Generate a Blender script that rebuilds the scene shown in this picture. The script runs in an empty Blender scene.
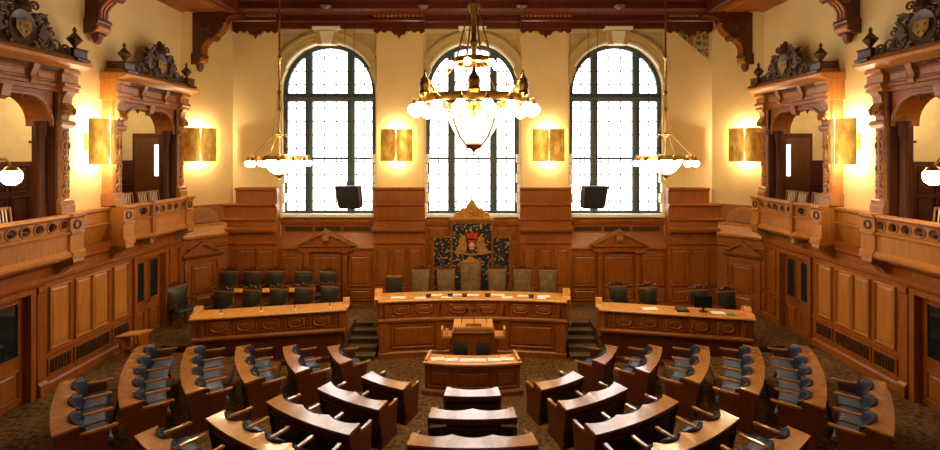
import bpy, bmesh, math, random
from mathutils import Vector
random.seed(7)
R = math.radians
C = bpy.context.scene.collection
sc = bpy.context.scene

# ---------------------------------------------------------------- camera, sky, exposure
F, HY, CX, HC = 470.0, 154.0, 472.5, 5.6
cd = bpy.data.cameras.new('camera'); cam = bpy.data.objects.new('camera', cd); C.objects.link(cam)
cam.location = (0, 0, HC); cam.rotation_euler = (R(90), 0, 0)
cd.sensor_fit = 'HORIZONTAL'; cd.sensor_width = 36; cd.lens = 36 * F / 940
cd.shift_x = -(CX - 470) / 940; cd.shift_y = -(225 - HY) / 940
cd.clip_start = 0.05; cd.clip_end = 200
sc.camera = cam
w = bpy.data.worlds.new('overcast_sky'); sc.world = w; w.use_nodes = True
w.node_tree.nodes['Background'].inputs[0].default_value = (1.0, 0.97, 0.92, 1)
w.node_tree.nodes['Background'].inputs[1].default_value = 6.0
vs = sc.view_settings
vs.view_transform = 'Standard'; vs.look = 'None'; vs.gamma = 1; vs.use_curve_mapping = False
vs.exposure = 0.30

# ---------------------------------------------------------------- materials
MAT = {}
def nodes(name):
    m = bpy.data.materials.new(name); m.use_nodes = True
    nt = m.node_tree; b = nt.nodes['Principled BSDF']; MAT[name] = m
    return m, nt, b
def pos_noise(nt, scale, sc3, detail=4, coords='pos'):
    if coords == 'pos':
        g = nt.nodes.new('ShaderNodeNewGeometry'); out = g.outputs['Position']
    else:
        g = nt.nodes.new('ShaderNodeTexCoord'); out = g.outputs['Object']
    mp = nt.nodes.new('ShaderNodeMapping'); mp.inputs['Scale'].default_value = sc3
    nt.links.new(out, mp.inputs['Vector'])
    n = nt.nodes.new('ShaderNodeTexNoise'); n.inputs['Scale'].default_value = scale; n.inputs['Detail'].default_value = detail
    nt.links.new(mp.outputs[0], n.inputs['Vector'])
    return n
def ramp(nt, src, stops):
    r = nt.nodes.new('ShaderNodeValToRGB'); cr = r.color_ramp
    while len(cr.elements) < len(stops): cr.elements.new(0.5)
    for e, (p, c) in zip(cr.elements, stops): e.position = p; e.color = (*c, 1)
    nt.links.new(src, r.inputs[0]); return r
def wood(name, c1, c2, rough=0.38, sc3=(9, 9, 0.9), bump=0.08, coat=0.0, spec=0.5):
    m, nt, b = nodes(name)
    n = pos_noise(nt, 2.2, sc3, 6)
    n2 = pos_noise(nt, 0.5, (1, 1, 1), 2)
    r = ramp(nt, n.outputs['Fac'], [(0.3, c1), (0.7, c2)])
    mx = nt.nodes.new('ShaderNodeMix'); mx.data_type = 'RGBA'; mx.blend_type = 'MULTIPLY'; mx.inputs[0].default_value = 0.5
    r2 = ramp(nt, n2.outputs['Fac'], [(0.3, (.72, .68, .62)), (0.7, (1.1, 1.1, 1.1))])
    nt.links.new(r.outputs[0], mx.inputs[6]); nt.links.new(r2.outputs[0], mx.inputs[7])
    nt.links.new(mx.outputs[2], b.inputs['Base Color'])
    b.inputs['Roughness'].default_value = rough
    b.inputs['Specular IOR Level'].default_value = spec
    b.inputs['Coat Weight'].default_value = coat; b.inputs['Coat Roughness'].default_value = 0.13
    bp = nt.nodes.new('ShaderNodeBump'); bp.inputs['Strength'].default_value = bump; bp.inputs['Distance'].default_value = 0.01
    nt.links.new(n.outputs['Fac'], bp.inputs['Height']); nt.links.new(bp.outputs[0], b.inputs['Normal'])
    return m
def plain(name, c, rough=0.5, metal=0.0, spec=0.5, var=0.0, vs_=3.0):
    m, nt, b = nodes(name)
    b.inputs['Base Color'].default_value = (*c, 1); b.inputs['Roughness'].default_value = rough
    b.inputs['Metallic'].default_value = metal; b.inputs['Specular IOR Level'].default_value = spec
    if var:
        n = pos_noise(nt, vs_, (1, 1, 1), 5)
        lo = tuple(x * (1 - var) for x in c); hi = tuple(min(1, x * (1 + var)) for x in c)
        r = ramp(nt, n.outputs['Fac'], [(0.35, lo), (0.65, hi)])
        nt.links.new(r.outputs[0], b.inputs['Base Color'])
    return m
def glow(name, c, s):
    m, nt, b = nodes(name)
    b.inputs['Base Color'].default_value = (.9, .88, .82, 1)
    b.inputs['Emission Color'].default_value = (*c, 1); b.inputs['Emission Strength'].default_value = s
    return m

wood('oak', (.23, .060, .005), (.36, .105, .011), 0.40)
wood('oak_light', (.38, .135, .018), (.52, .21, .038), 0.42)
wood('oak_carved', (.29, .115, .030), (.40, .175, .052), 0.42, (4, 4, 4))
wood('oak_dark', (.085, .026, .008), (.145, .045, .013), 0.4)
wood('mahogany', (.075, .013, .005), (.13, .025, .008), 0.33)
wood('crest_wood', (.035, .016, .008), (.10, .045, .020), 0.38, (6, 6, 6), 0.2)
wood('desk_top', (.33, .135, .032), (.45, .20, .055), 0.21, (5, 5, 5), 0.0, 1.0, 0.9)
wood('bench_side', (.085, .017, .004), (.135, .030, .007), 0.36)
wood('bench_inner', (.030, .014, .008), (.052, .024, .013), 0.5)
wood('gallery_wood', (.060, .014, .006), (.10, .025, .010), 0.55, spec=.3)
wood('honey_edge', (.55, .23, .036), (.70, .33, .065), 0.3, (6, 6, 2))
plain('plaster', (.70, .53, .25), 0.85, var=0.05, vs_=0.8)
plain('plaster_gallery', (.72, .60, .36), 0.85, var=0.05)
plain('shaded_trim', (.50, .37, .15), 0.7, var=0.06)  # darker than the plaster: shade around the backlit windows put into the colour
plain('stone_light', (.86, .80, .64), 0.7)
plain('frame_metal', (.040, .062, .070), 0.5)
plain('lead', (.20, .21, .21), 0.6)
plain('brass', (.62, .40, .12), 0.28, 1.0, var=0.35, vs_=9)
plain('brass_dark', (.33, .20, .06), 0.35, 1.0, var=0.3, vs_=8)
plain('gold_leaf', (.48, .23, .045), 0.42, 0.35, var=0.25, vs_=10)
plain('black_metal', (.012, .012, .013), 0.45)
plain('grille_black', (.010, .007, .005), 0.6)
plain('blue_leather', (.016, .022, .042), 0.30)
plain('blue_leather_sheen', (.065, .085, .13), 0.30)  # lighter copy of the blue leather, seat sheen put into the colour
plain('dark_leather', (.020, .020, .014), 0.42, var=0.3, vs_=8)
plain('brown_leather', (.17, .105, .045), 0.42, var=0.3, vs_=6)
plain('paper', (.85, .83, .78), 0.8)
plain('screen', (.006, .007, .009), 0.2)
plain('red_enamel', (.45, .03, .015), 0.4)
plain('green_cloth', (.03, .22, .13), 0.8)
plain('red_print', (.65, .16, .10), 0.8)
plain('stair_carpet', (.105, .072, .028), 0.95, var=0.3, vs_=14)
glow('globe_glass', (1.0, .74, .40), 52.0)
glow('bowl_glass', (1.0, .84, .60), 1.7)
glow('daylight_glass', (.75, .85, 1.0), 1.2)
glow('sconce_bulb', (1.0, .74, .36), 30)
# brushed brass sheet of the sconces: blotched gold
m, nt, b = nodes('sconce_brass')
n = pos_noise(nt, 3.0, (2.2, 2.2, 1.0), 6)
r = ramp(nt, n.outputs['Fac'], [(0.3, (.44, .26, .04)), (0.55, (.74, .50, .12)), (0.75, (.92, .74, .30))])
nt.links.new(r.outputs[0], b.inputs['Base Color']); b.inputs['Metallic'].default_value = 0.75; b.inputs['Roughness'].default_value = 0.42
# carpet: worn olive brown with small figure
m, nt, b = nodes('carpet')
n = pos_noise(nt, 11.0, (1, 1, 1), 6); n2 = pos_noise(nt, 1.4, (1, 1, 1), 3)
r = ramp(nt, n.outputs['Fac'], [(0.36, (.060, .029, .009)), (0.5, (.150, .074, .022)), (0.66, (.22, .115, .036))])
mx = nt.nodes.new('ShaderNodeMix'); mx.data_type = 'RGBA'; mx.blend_type = 'MULTIPLY'; mx.inputs[0].default_value = 0.6
r2 = ramp(nt, n2.outputs['Fac'], [(0.35, (.6, .58, .55)), (0.65, (1.1, 1.1, 1.1))])
nt.links.new(r.outputs[0], mx.inputs[6]); nt.links.new(r2.outputs[0], mx.inputs[7])
nt.links.new(mx.outputs[2], b.inputs['Base Color']); b.inputs['Roughness'].default_value = 0.9; b.inputs['Specular IOR Level'].default_value = 0.2
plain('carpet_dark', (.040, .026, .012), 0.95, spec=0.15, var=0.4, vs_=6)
# tapestry: black with gold figure
m, nt, b = nodes('tapestry')
g = nt.nodes.new('ShaderNodeNewGeometry'); v = nt.nodes.new('ShaderNodeTexVoronoi'); v.inputs['Scale'].default_value = 11.0
n = pos_noise(nt, 9, (1, 1, 1), 2)
ad = nt.nodes.new('ShaderNodeVectorMath'); ad.operation = 'ADD'
ml = nt.nodes.new('ShaderNodeVectorMath'); ml.operation = 'SCALE'; ml.inputs['Scale'].default_value = .12
nt.links.new(g.outputs['Position'], ad.inputs[0]); nt.links.new(n.outputs['Color'], ml.inputs[0]); nt.links.new(ml.outputs[0], ad.inputs[1]); nt.links.new(ad.outputs[0], v.inputs['Vector'])
r = ramp(nt, v.outputs['Distance'], [(0.0, (.62, .46, .22)), (0.27, (.46, .30, .10)), (0.34, (.010, .009, .011)), (1.0, (.006, .006, .008))])
nt.links.new(r.outputs[0], b.inputs['Base Color']); b.inputs['Roughness'].default_value = 0.7
# mural: painted foliage
m, nt, b = nodes('mural_paint')
n = pos_noise(nt, 5.5, (1, 1, 1), 4)
r = ramp(nt, n.outputs['Fac'], [(0.30, (.03, .09, .04)), (0.45, (.10, .17, .07)), (0.52, (.55, .36, .12)), (0.60, (.28, .05, .02)), (0.75, (.42, .24, .07))])
nt.links.new(r.outputs[0], b.inputs['Base Color']); b.inputs['Roughness'].default_value = 0.8
# window glass: clear pane, sky seen through it
m, nt, b = nodes('window_glass')
tr = nt.nodes.new('ShaderNodeBsdfTransparent'); tr.inputs[0].default_value = (.96, .98, 1, 1)
gl = nt.nodes.new('ShaderNodeBsdfGlossy'); gl.inputs['Roughness'].default_value = 0.1
mxs = nt.nodes.new('ShaderNodeMixShader'); mxs.inputs[0].default_value = 0.05
nt.links.new(tr.outputs[0], mxs.inputs[1]); nt.links.new(gl.outputs[0], mxs.inputs[2])
nt.links.new(mxs.outputs[0], nt.nodes['Material Output'].inputs['Surface'])
plain('door_glass', (.012, .016, .022), 0.06)

# ---------------------------------------------------------------- mesh helpers
ident = lambda u, n, z: (u, n, z)
class M:
    """collects shapes in local (u, n, z): u along a wall, n out from it, z up"""
    def __init__(s, T=None): s.v = []; s.f = []; s.T = T or ident
    def add(s, vs_, fs):
        o = len(s.v); s.v += [s.T(*p) for p in vs_]; s.f += [tuple(i + o for i in f) for f in fs]; return s
    def box(s, a0, a1, b0, b1, c0, c1):
        return s.add([(x, y, z) for z in (c0, c1) for y in (b0, b1) for x in (a0, a1)],
                     [(0, 1, 3, 2), (4, 6, 7, 5), (0, 4, 5, 1), (2, 3, 7, 6), (0, 2, 6, 4), (1, 5, 7, 3)])
    def ext(s, poly, a, b, axis):
        k = len(poly); put = {'u': lambda p, t: (t, p[0], p[1]), 'n': lambda p, t: (p[0], t, p[1]), 'z': lambda p, t: (p[0], p[1], t)}[axis]
        return s.add([put(p, a) for p in poly] + [put(p, b) for p in poly],
                     [tuple(range(k)), tuple(range(2 * k - 1, k - 1, -1))] + [(i, (i + 1) % k, k + (i + 1) % k, k + i) for i in range(k)])
    def loft(s, rings, closed=True, caps=True):
        k = len(rings[0]); vs_ = [p for r_ in rings for p in r_]; fs = []
        for j in range(len(rings) - 1):
            for i in range(k if closed else k - 1):
                fs.append((j * k + i, j * k + (i + 1) % k, (j + 1) * k + (i + 1) % k, (j + 1) * k + i))
        if caps and closed: fs += [tuple(range(k)), tuple(range((len(rings) - 1) * k, len(rings) * k))]
        return s.add(vs_, fs)
    def lathe(s, prof, u=0, n=0, z=0, k=16, caps=True):
        return s.loft([[(u + r_ * math.cos(2 * math.pi * i / k), n + r_ * math.sin(2 * math.pi * i / k), z + h) for i in range(k)] for r_, h in prof], True, caps)
    def sphere(s, c, r_, k=12, sq=1.0):
        m_ = k // 2
        return s.lathe([(max(r_ * math.sin(math.pi * j / m_), 1e-4), -r_ * sq * math.cos(math.pi * j / m_)) for j in range(m_ + 1)], c[0], c[1], c[2], k)
    def tube(s, path, r_, k=8, closed=False):
        P = [Vector(p) for p in path]; rings = []; up = None
        for i, p in enumerate(P):
            a = P[i - 1] if (i or closed) else p; b_ = P[(i + 1) % len(P)] if (i < len(P) - 1 or closed) else p
            t = (b_ - a).normalized()
            if up is None: up = Vector((0, 0, 1)) if abs(t.z) < 0.9 else Vector((0, 1, 0))
            x = t.cross(up)
            if x.length < 1e-6: x = t.orthogonal()
            x.normalize(); y = x.cross(t).normalized(); up = y
            rr = r_[i] if isinstance(r_, (list, tuple)) else r_
            rings.append([tuple(p + x * rr * math.cos(2 * math.pi * q / k) + y * rr * math.sin(2 * math.pi * q / k)) for q in range(k)])
        if closed: rings.append(rings[0])
        return s.loft(rings, True, not closed)
    def ring(s, c, r_, t, k=24, axis='z', kt=6):
        f = {'z': lambda a: (c[0] + r_ * math.cos(a), c[1] + r_ * math.sin(a), c[2]), 'n': lambda a: (c[0] + r_ * math.cos(a), c[1], c[2] + r_ * math.sin(a))}[axis]
        return s.tube([f(2 * math.pi * i / k) for i in range(k)], t, kt, True)
    def spiral(s, c, r0, r1, turns, t, a0=0, sgn=1, k=18):
        return s.tube([(c[0] + (r0 + (r1 - r0) * i / k) * math.cos(a0 + sgn * turns * 2 * math.pi * i / k), c[1],
                        c[2] + (r0 + (r1 - r0) * i / k) * math.sin(a0 + sgn * turns * 2 * math.pi * i / k)) for i in range(k + 1)], [t * (1 - .5 * i / k) for i in range(k + 1)], 6)
WL = {}                                       # world base point of each object (no object in the setting is rotated)
def finish(me, smooth):
    bm = bmesh.new(); bm.from_mesh(me); bmesh.ops.recalc_face_normals(bm, faces=bm.faces); bm.to_mesh(me); bm.free()
    if smooth:
        me.shade_smooth(); me.set_sharp_from_angle(angle=R(38))
def mesh(name, mb, mat, smooth=False, off=(0, 0, 0)):
    me = bpy.data.meshes.new(name); me.from_pydata([(x - off[0], y - off[1], z - off[2]) for x, y, z in mb.v], [], mb.f)
    finish(me, smooth); me.materials.append(MAT[mat]); return me
def obj(name, mb, mat, parent=None, smooth=False):
    xs, ys, zs = zip(*mb.v)
    c = ((min(xs) + max(xs)) / 2, (min(ys) + max(ys)) / 2, min(zs))
    o = bpy.data.objects.new(name, mesh(name, mb, mat, smooth, c)); C.objects.link(o)
    p = WL[parent.name] if parent else (0, 0, 0)
    o.location = (c[0] - p[0], c[1] - p[1], c[2] - p[2]); WL[o.name] = c
    if parent: o.parent = parent
    return o
def tag(o, label=None, cat=None, group=None, kind=None):
    for k, v_ in (('label', label), ('category', cat), ('group', group), ('kind', kind)):
        if v_: o[k] = v_
    return o
def thing(name, label, cat, loc=(0, 0, 0), rz=0, group=None):
    o = bpy.data.objects.new(name, None); C.objects.link(o); o.location = loc; o.rotation_euler = (0, 0, rz); o.empty_display_size = .1
    WL[o.name] = tuple(loc); return tag(o, label, cat, group)
def part(name, me, parent, loc=(0, 0, 0), rz=0):     # a mesh in its parent's local space
    o = bpy.data.objects.new(name, me); C.objects.link(o); o.parent = parent; o.location = loc; o.rotation_euler = (0, 0, rz); return o
def copy_tree(o, parent=None):
    c = o.copy(); C.objects.link(c); c.parent = parent
    for ch in list(o.children): copy_tree(ch, c)
    return c
def structure(o): o['kind'] = 'structure'; return o

# fielded panel: one connected surface of nested rectangles
def panel(T, u0, u1, z0, z1, n, parent, mat='oak', deep=0.028, name='panel'):
    wd = min(u1 - u0, z1 - z0); q = min(1.0, wd / 0.42)
    rings = []
    deep *= 1.5
    for ins, h in ((0, -.004), (.004, deep), (.022, deep * 1.1), (.038, .004), (.060, .003), (.10, .026)):
        i = ins * q; rings.append([(u0 + i, n + h, z0 + i), (u1 - i, n + h, z0 + i), (u1 - i, n + h, z1 - i), (u0 + i, n + h, z1 - i)])
    mb = M(T); mb.loft(rings, True, False); mb.add(rings[-1], [(0, 1, 2, 3)])
    return obj(name, mb, mat, parent)
def oct_panel(T, u0, u1, z0, z1, n, parent, mat='oak'):
    c = (z1 - z0) * .28
    rings = []
    for ins, h in ((0, -.02), (.004, .022), (.02, .026), (.034, .002), (.055, .002), (.08, .018)):
        a0, a1, b0, b1 = u0 + ins, u1 - ins, z0 + ins, z1 - ins; k = c * (1 - ins * 3)
        rings.append([(a0 + k, n + h, b0), (a1 - k, n + h, b0), (a1, n + h, b0 + k), (a1, n + h, b1 - k), (a1 - k, n + h, b1), (a0 + k, n + h, b1), (a0, n + h, b1 - k), (a0, n + h, b0 + k)])
    mb = M(T); mb.loft(rings, True, False); mb.add(rings[-1], [tuple(range(8))])
    return obj('octagon_panel', mb, mat, parent)
def mould(T, u0, u1, prof, parent, mat='oak', name='moulding'):
    return obj(name, M(T).ext(prof, u0, u1, 'u'), mat, parent)

W, YB = 9.0, 15.6
SIDE = {-1: 'on the side of the desk with slim microphones', 1: 'on the side of the desk with the monitor'}
ORD2 = ['first', 'second', 'third', 'fourth', 'fifth']
TL = lambda u, n, z: (-W + n, u, z)
TR = lambda u, n, z: (W - n, u, z)
TB = lambda u, n, z: (u, YB - n, z)
P0, P1 = (-9.0, 14.5), (-7.95, 15.6)
LCH = math.hypot(P1[0] - P0[0], P1[1] - P0[1]); DX, DY = (P1[0] - P0[0]) / LCH, (P1[1] - P0[1]) / LCH
TCL = lambda u, n, z: (P0[0] + DX * u + DY * n, P0[1] + DY * u - DX * n, z)
TCR = lambda u, n, z: (-(P0[0] + DX * u + DY * n), P0[1] + DY * u - DX * n, z)
ZP = 0.65                                     # perimeter and dais floor level
YC = 13.25                                    # centre of the seating arcs
ROWS = [3.93, 4.96, 5.98, 7.00, 7.98, 8.86]
RISE = 0.13

# ---------------------------------------------------------------- floor, tiers, dais
fl = structure(obj('floor', M().box(-9.6, 9.6, -2, 16.2, -0.12, 0.0), 'carpet'))
def arc_pts(r_, y_end, k=48):
    a = math.acos((YC - y_end) / r_)
    return [(r_ * math.sin(-a + 2 * a * i / k), YC - r_ * math.cos(-a + 2 * a * i / k)) for i in range(k + 1)]
for i in range(1, 6):
    r_ = ROWS[i - 1] + 0.10
    pts = arc_pts(r_, 12.12)
    mb = M(); top = RISE * i
    # strip from the arc out to the room's edge (each step a plain riser with a flat tread)
    out = []
    for x, y in pts:
        dx, dy = x, y - YC
        t = min((8.95 / abs(dx)) if abs(dx) > 1e-6 else 1e9, ((YC + 1.9) / -dy) if dy < -1e-6 else 1e9)
        out.append((dx * t, YC + dy * t))
    k = len(pts); v_ = [(x, y, 0.001) for x, y in pts] + [(x, y, top) for x, y in pts] + [(x, y, top) for x, y in out] + [(x, y, 0.001) for x, y in out]
    f_ = []
    for j in range(k - 1):
        for q in range(3): f_.append((q * k + j, q * k + j + 1, (q + 1) * k + j + 1, (q + 1) * k + j))
    f_ += [(0, k, 2 * k, 3 * k), (k - 1, 2 * k - 1, 3 * k - 1, 4 * k - 1)]
    mb.add(v_, f_); obj('step', mb, 'carpet', fl)
plat = [(-8.95, 12.15), (-7.2, 12.15), (-7.05, 12.25), (-3.50, 12.95), (-3.50, 14.05), (-2.62, 14.05), (-2.62, 13.2), (0, 13.35)]
plat = plat + [(-x, y) for x, y in reversed(plat[:-1])] + [(8.95, 14.5), (7.9, 15.58), (-7.9, 15.58), (-8.95, 14.5)]
dais = structure(obj('floor_dais', M().ext(plat, 0.001, ZP, 'z'), 'carpet'))
obj('nosing', M().box(-8.9, -7.2, 12.10, 12.16, ZP - .06, ZP + .012), 'oak_dark', dais)
obj('nosing', M().box(7.2, 8.9, 12.10, 12.16, ZP - .06, ZP + .012), 'oak_dark', dais)
obj('chair_platform', M().ext([(-7.9, 13.75), (-3.9, 13.75), (-3.9, 15.2), (-7.9, 15.2)], ZP, ZP + .15, 'z'), 'carpet', dais)
for s in (-1, 1):
    st = structure(thing('floor_stair', None, None, (s * 3.06, 13.0, 0)))
    for i in range(5):
        y0 = 12.72 + .265 * i
        obj('stair_step', M().box(min(s * 2.66, s * 3.46), max(s * 2.66, s * 3.46), y0, 14.05, RISE * i + .001, RISE * (i + 1)), 'stair_carpet', st)
        obj('nosing', M().box(min(s * 2.66, s * 3.46), max(s * 2.66, s * 3.46), y0 - .02, y0 + .03, RISE * (i + 1) - .03, RISE * (i + 1) + .006), 'oak_dark', st)

# ---------------------------------------------------------------- back wall and its windows
wb = structure(thing('wall_back', None, None, (0, YB, 0)))
WC = [-4.81, 0.0, 4.81]; AH, RH, ZS, SILL, ZT = 1.56, 1.62, 7.74, 3.60, 10.6
PIERS = [(-7.98, -4.81 - RH), (-4.81 + RH, -RH), (RH, 4.81 - RH), (4.81 + RH, 7.98)]
for a, b_ in PIERS:
    obj('pier', M(TB).box(a, b_, -.75, 0, 0.0, 10.9), 'plaster', wb)
for c in WC:
    # arched wall between the piers
    K = 28; arc = [(c - AH * math.cos(math.pi * i / K), ZS + AH * math.sin(math.pi * i / K)) for i in range(K + 1)]
    mb = M(TB); n0, n1 = -.12, -.42
    inner = [(c - AH, SILL)] + arc + [(c + AH, SILL)]
    outer = [(c - RH, SILL), (c - RH, ZS)] + [(c - RH + 2 * RH * i / (K - 2), ZT) for i in range(K - 1)] + [(c + RH, ZS), (c + RH, SILL)]
    k = len(inner)
    mb.loft([[(u, n0, z) for u, z in inner], [(u, n0, z) for u, z in outer]], False)
    mb.loft([[(u, n0, z) for u, z in inner], [(u, n1, z) for u, z in inner]], False)
    mb.loft([[(u, n1, z) for u, z in inner], [(u, n1, z) for u, z in outer]], False)
    obj('arch_wall', mb, 'plaster', wb)
    cl = lambda u: max(c - RH + .005, min(c + RH - .005, u))
    for r0, r1, nn, mt in ((1.56, 1.63, -.02, 'stone_light'), (1.63, 1.75, -.06, 'shaded_trim'), (1.75, 1.86, .0, 'shaded_trim'), (1.86, 1.94, .05, 'shaded_trim')):
        a0 = R(14); A = [a0 + (math.pi - 2 * a0) * i / K for i in range(K + 1)]
        rings = [[(cl(c - r_ * math.cos(a)), n_, ZS + r_ * math.sin(a)) for r_, n_ in ((r0, -.13), (r0, nn), (r1, nn), (r1, -.13))] for a in A]
        obj('archivolt', M(TB).loft(rings), mt, wb)
    kp = [(c - .30, 9.22), (c + .30, 9.22), (c + .42, 9.78), (c - .42, 9.78)]
    ks = obj('keystone', M(TB).ext(kp, -.13, .10, 'n'), 'shaded_trim', wb)
    obj('keystone_face', M(TB).ext([(c - .15, 9.22), (c + .15, 9.22), (c + .22, 9.64), (c - .22, 9.64)], .10, .16, 'n'), 'stone_light', ks)
    obj('keystone_cap', M(TB).box(c - .46, c + .46, -.13, .18, 9.70, 9.80), 'stone_light', ks)
    for sg in (-1, 1):
        u0 = c + sg * RH
        obj('spandrel', M(TB).ext([(u0 - sg * .08, 9.02), (u0 - sg * .08, 9.62), (u0 - sg * .82, 9.62), (u0 - sg * .5, 9.4)], -.121, -.09, 'n'), 'shaded_trim', wb)
        mb = M(TB).ext([(u0 - sg * .005, 7.9), (u0 - sg * .10, 7.95), (u0 - sg * .14, 8.15), (u0 - sg * .24, 8.35), (u0 - sg * .24, 8.5), (u0 - sg * .005, 8.5)], -.13, .03, 'n')
        obj('impost', mb, 'shaded_trim', wb)
        for j in range(6):     # toothed stone jamb
            zz = SILL + .05 + j * .33
            obj('jamb_stone', M(TB).box(min(u0 - sg * .005, u0 - sg * (.16 if j % 2 else .11)), max(u0 - sg * .005, u0 - sg * (.16 if j % 2 else .11)), -.40, -.06, zz, zz + .30), 'stone_light', wb)
for i, c in enumerate(WC):
    wn = structure(thing('window_%d' % (i + 1), None, None, (c, YB + .33, SILL)))
    K = 24; n0, n1 = -.36, -.26
    def rr(a, r_): return (c - r_ * math.cos(a), ZS + r_ * math.sin(a))
    inn = [(c - AH + .10, SILL + .09)] + [rr(math.pi * j / K, AH - .14) for j in range(K + 1)] + [(c + AH - .14, SILL + .09)]
    out = [(c - AH, SILL)] + [rr(math.pi * j / K, AH) for j in range(K + 1)] + [(c + AH, SILL)]
    obj('frame', M(TB).loft([[(a[0], n0, a[1]), (a[0], n1, a[1]), (b_[0], n1, b_[1]), (b_[0], n0, b_[1])] for a, b_ in zip(inn, out)] + [[(a[0], n0, a[1]), (a[0], n1, a[1]), (b_[0], n1, b_[1]), (b_[0], n0, b_[1])] for a, b_ in zip(inn[:1], out[:1])], True, False), 'frame_metal', wn)
    MX, MW = .71, .12
    for sg in (-1, 1):
        zt = ZS + math.sqrt((AH - .05) ** 2 - (MX) ** 2)
        obj('mullion', M(TB).ext([(c + sg * MX - MW, -.38), (c + sg * MX - MW, -.24), (c + sg * MX - .04, -.20), (c + sg * MX + .04, -.20), (c + sg * MX + MW, -.24), (c + sg * MX + MW, -.38)], SILL + .05, zt, 'z'), 'frame_metal', wn)
    obj('transom', M(TB).ext([(-.37, 7.36), (-.22, 7.38), (-.17, 7.50), (-.22, 7.64), (-.37, 7.66)], c - AH + .03, c + AH - .03, 'u'), 'frame_metal', wn)
    obj('transom', M(TB).box(c - AH + .03, c + AH - .03, -.36, -.25, 5.41, 5.49), 'frame_metal', wn)
    obj('window_sill', M(TB).box(c - AH - .1, c + AH + .1, -.42, .02, SILL - .10, SILL), 'stone_light', wn)
    cols = [(c - AH + .08, c - MX - MW + .01), (c - MX + MW - .01, c + MX - MW + .01), (c + MX + MW - .01, c + AH - .08)]
    for a, b_ in cols:
        for z0, z1 in ((SILL + .07, 5.43), (5.47, 7.40), (7.62, None)):
            if z1: poly = [(a, z0), (b_, z0), (b_, z1), (a, z1)]
            else:
                us = [a + (b_ - a) * j / 10 for j in range(11)]
                poly = [(a, z0), (b_, z0)] + [(u, ZS + math.sqrt(max((AH - .07) ** 2 - (u - c) ** 2, 0))) for u in reversed(us)]
            pn = obj('pane', M(TB).ext(poly, -.318, -.310, 'n'), 'window_glass', wn)
            mb = M(TB); nc = 3 if b_ - a > .9 else 2
            zz = z0 + .33
            while zz < (z1 or 9.15):
                if z1 is None:
                    hw = math.sqrt(max((AH - .09) ** 2 - max(zz - ZS, 0) ** 2, 0)); a_, bb = max(a, c - hw), min(b_, c + hw)
                else: a_, bb = a, b_
                if bb - a_ > .1: mb.box(a_, bb, -.308, -.296, zz - .0185, zz + .0185)
                zz += .45
            for j in range(1, nc):
                u = a + (b_ - a) * j / nc; zt = z1 or ZS + math.sqrt(max((AH - .09) ** 2 - (u - c) ** 2, 0))
                mb.box(u - .0185, u + .0185, -.308, -.296, z0, zt)
            tag(obj('leading', mb, 'lead', pn), kind='stuff')

wr = structure(obj('wall_rear', M().box(-9.3, 9.3, -2.2, -2.0, 0, 11), 'plaster'))
# chamfered corners (plaster)
for T, s in ((TCL, -1), (TCR, 1)):
    obj('corner_wall', M(T).box(0, LCH, -.3, 0, 0, 10.9), 'plaster', wb)

# wainscot of the back wall
STEP = [(0, 0), (.16, 0), (.16, 2.62), (.22, 2.67), (.22, 2.72), (.17, 2.76), (.17, 2.96), (.24, 3.02), (.34, 3.08), (.36, 3.12), (.36, 3.18), (.21, 3.22), (.19, 3.40),
        (.26, 3.43), (.27, 3.48), (.16, 3.52), (.155, 3.86), (.24, 3.92), (.24, 3.96), (.13, 4.00), (.13, 4.38), (.20, 4.44), (.20, 4.50), (0, 4.50)]
def wains(T, u0, u1, np_, parent, dn=0.0, cut=None, zb=ZP, mat='oak'):
    prof = [(n if n == 0 else n + dn, max(z, zb)) for n, z in STEP if z <= (cut or 9)]
    if cut: prof = prof + [(0, cut)]
    o = obj('wainscot', M(T).ext(prof, u0, u1, 'u'), mat, parent)
    if np_:
        g_ = .07; wd = (u1 - u0 - .16 - g_ * (np_ - 1)) / np_
        for i in range(np_):
            a = u0 + .08 + i * (wd + g_)
            panel(T, a, a + wd, 1.32, 2.52, .16 + dn, o)
            panel(T, a, a + wd, ZP + .15, 1.22, .16 + dn, o)
    for z in (3.07,):
        mb = M(T); k = int((u1 - u0) / .09)
        for i in range(k): mb.box(u0 + (i + .25) * (u1 - u0) / k, u0 + (i + .7) * (u1 - u0) / k, .17 + dn, .225 + dn, 2.95, 3.01)
        tag(obj('dentil', mb, mat, o), kind='stuff')
    return o
wains(TB, -7.72, PIERS[0][1] + .055, 2, wb, .14); wains(TB, PIERS[3][0] - .055, 7.72, 2, wb, .14)
wains(TB, PIERS[1][0] - .06, PIERS[1][1] + .06, 3, wb); wains(TB, PIERS[2][0] - .06, PIERS[2][1] + .06, 3, wb)
for a, b_ in ((-8.22, -7.72), (7.72, 8.22)): wains(TB, a, b_, 1, wb, .10, 3.97)
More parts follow.
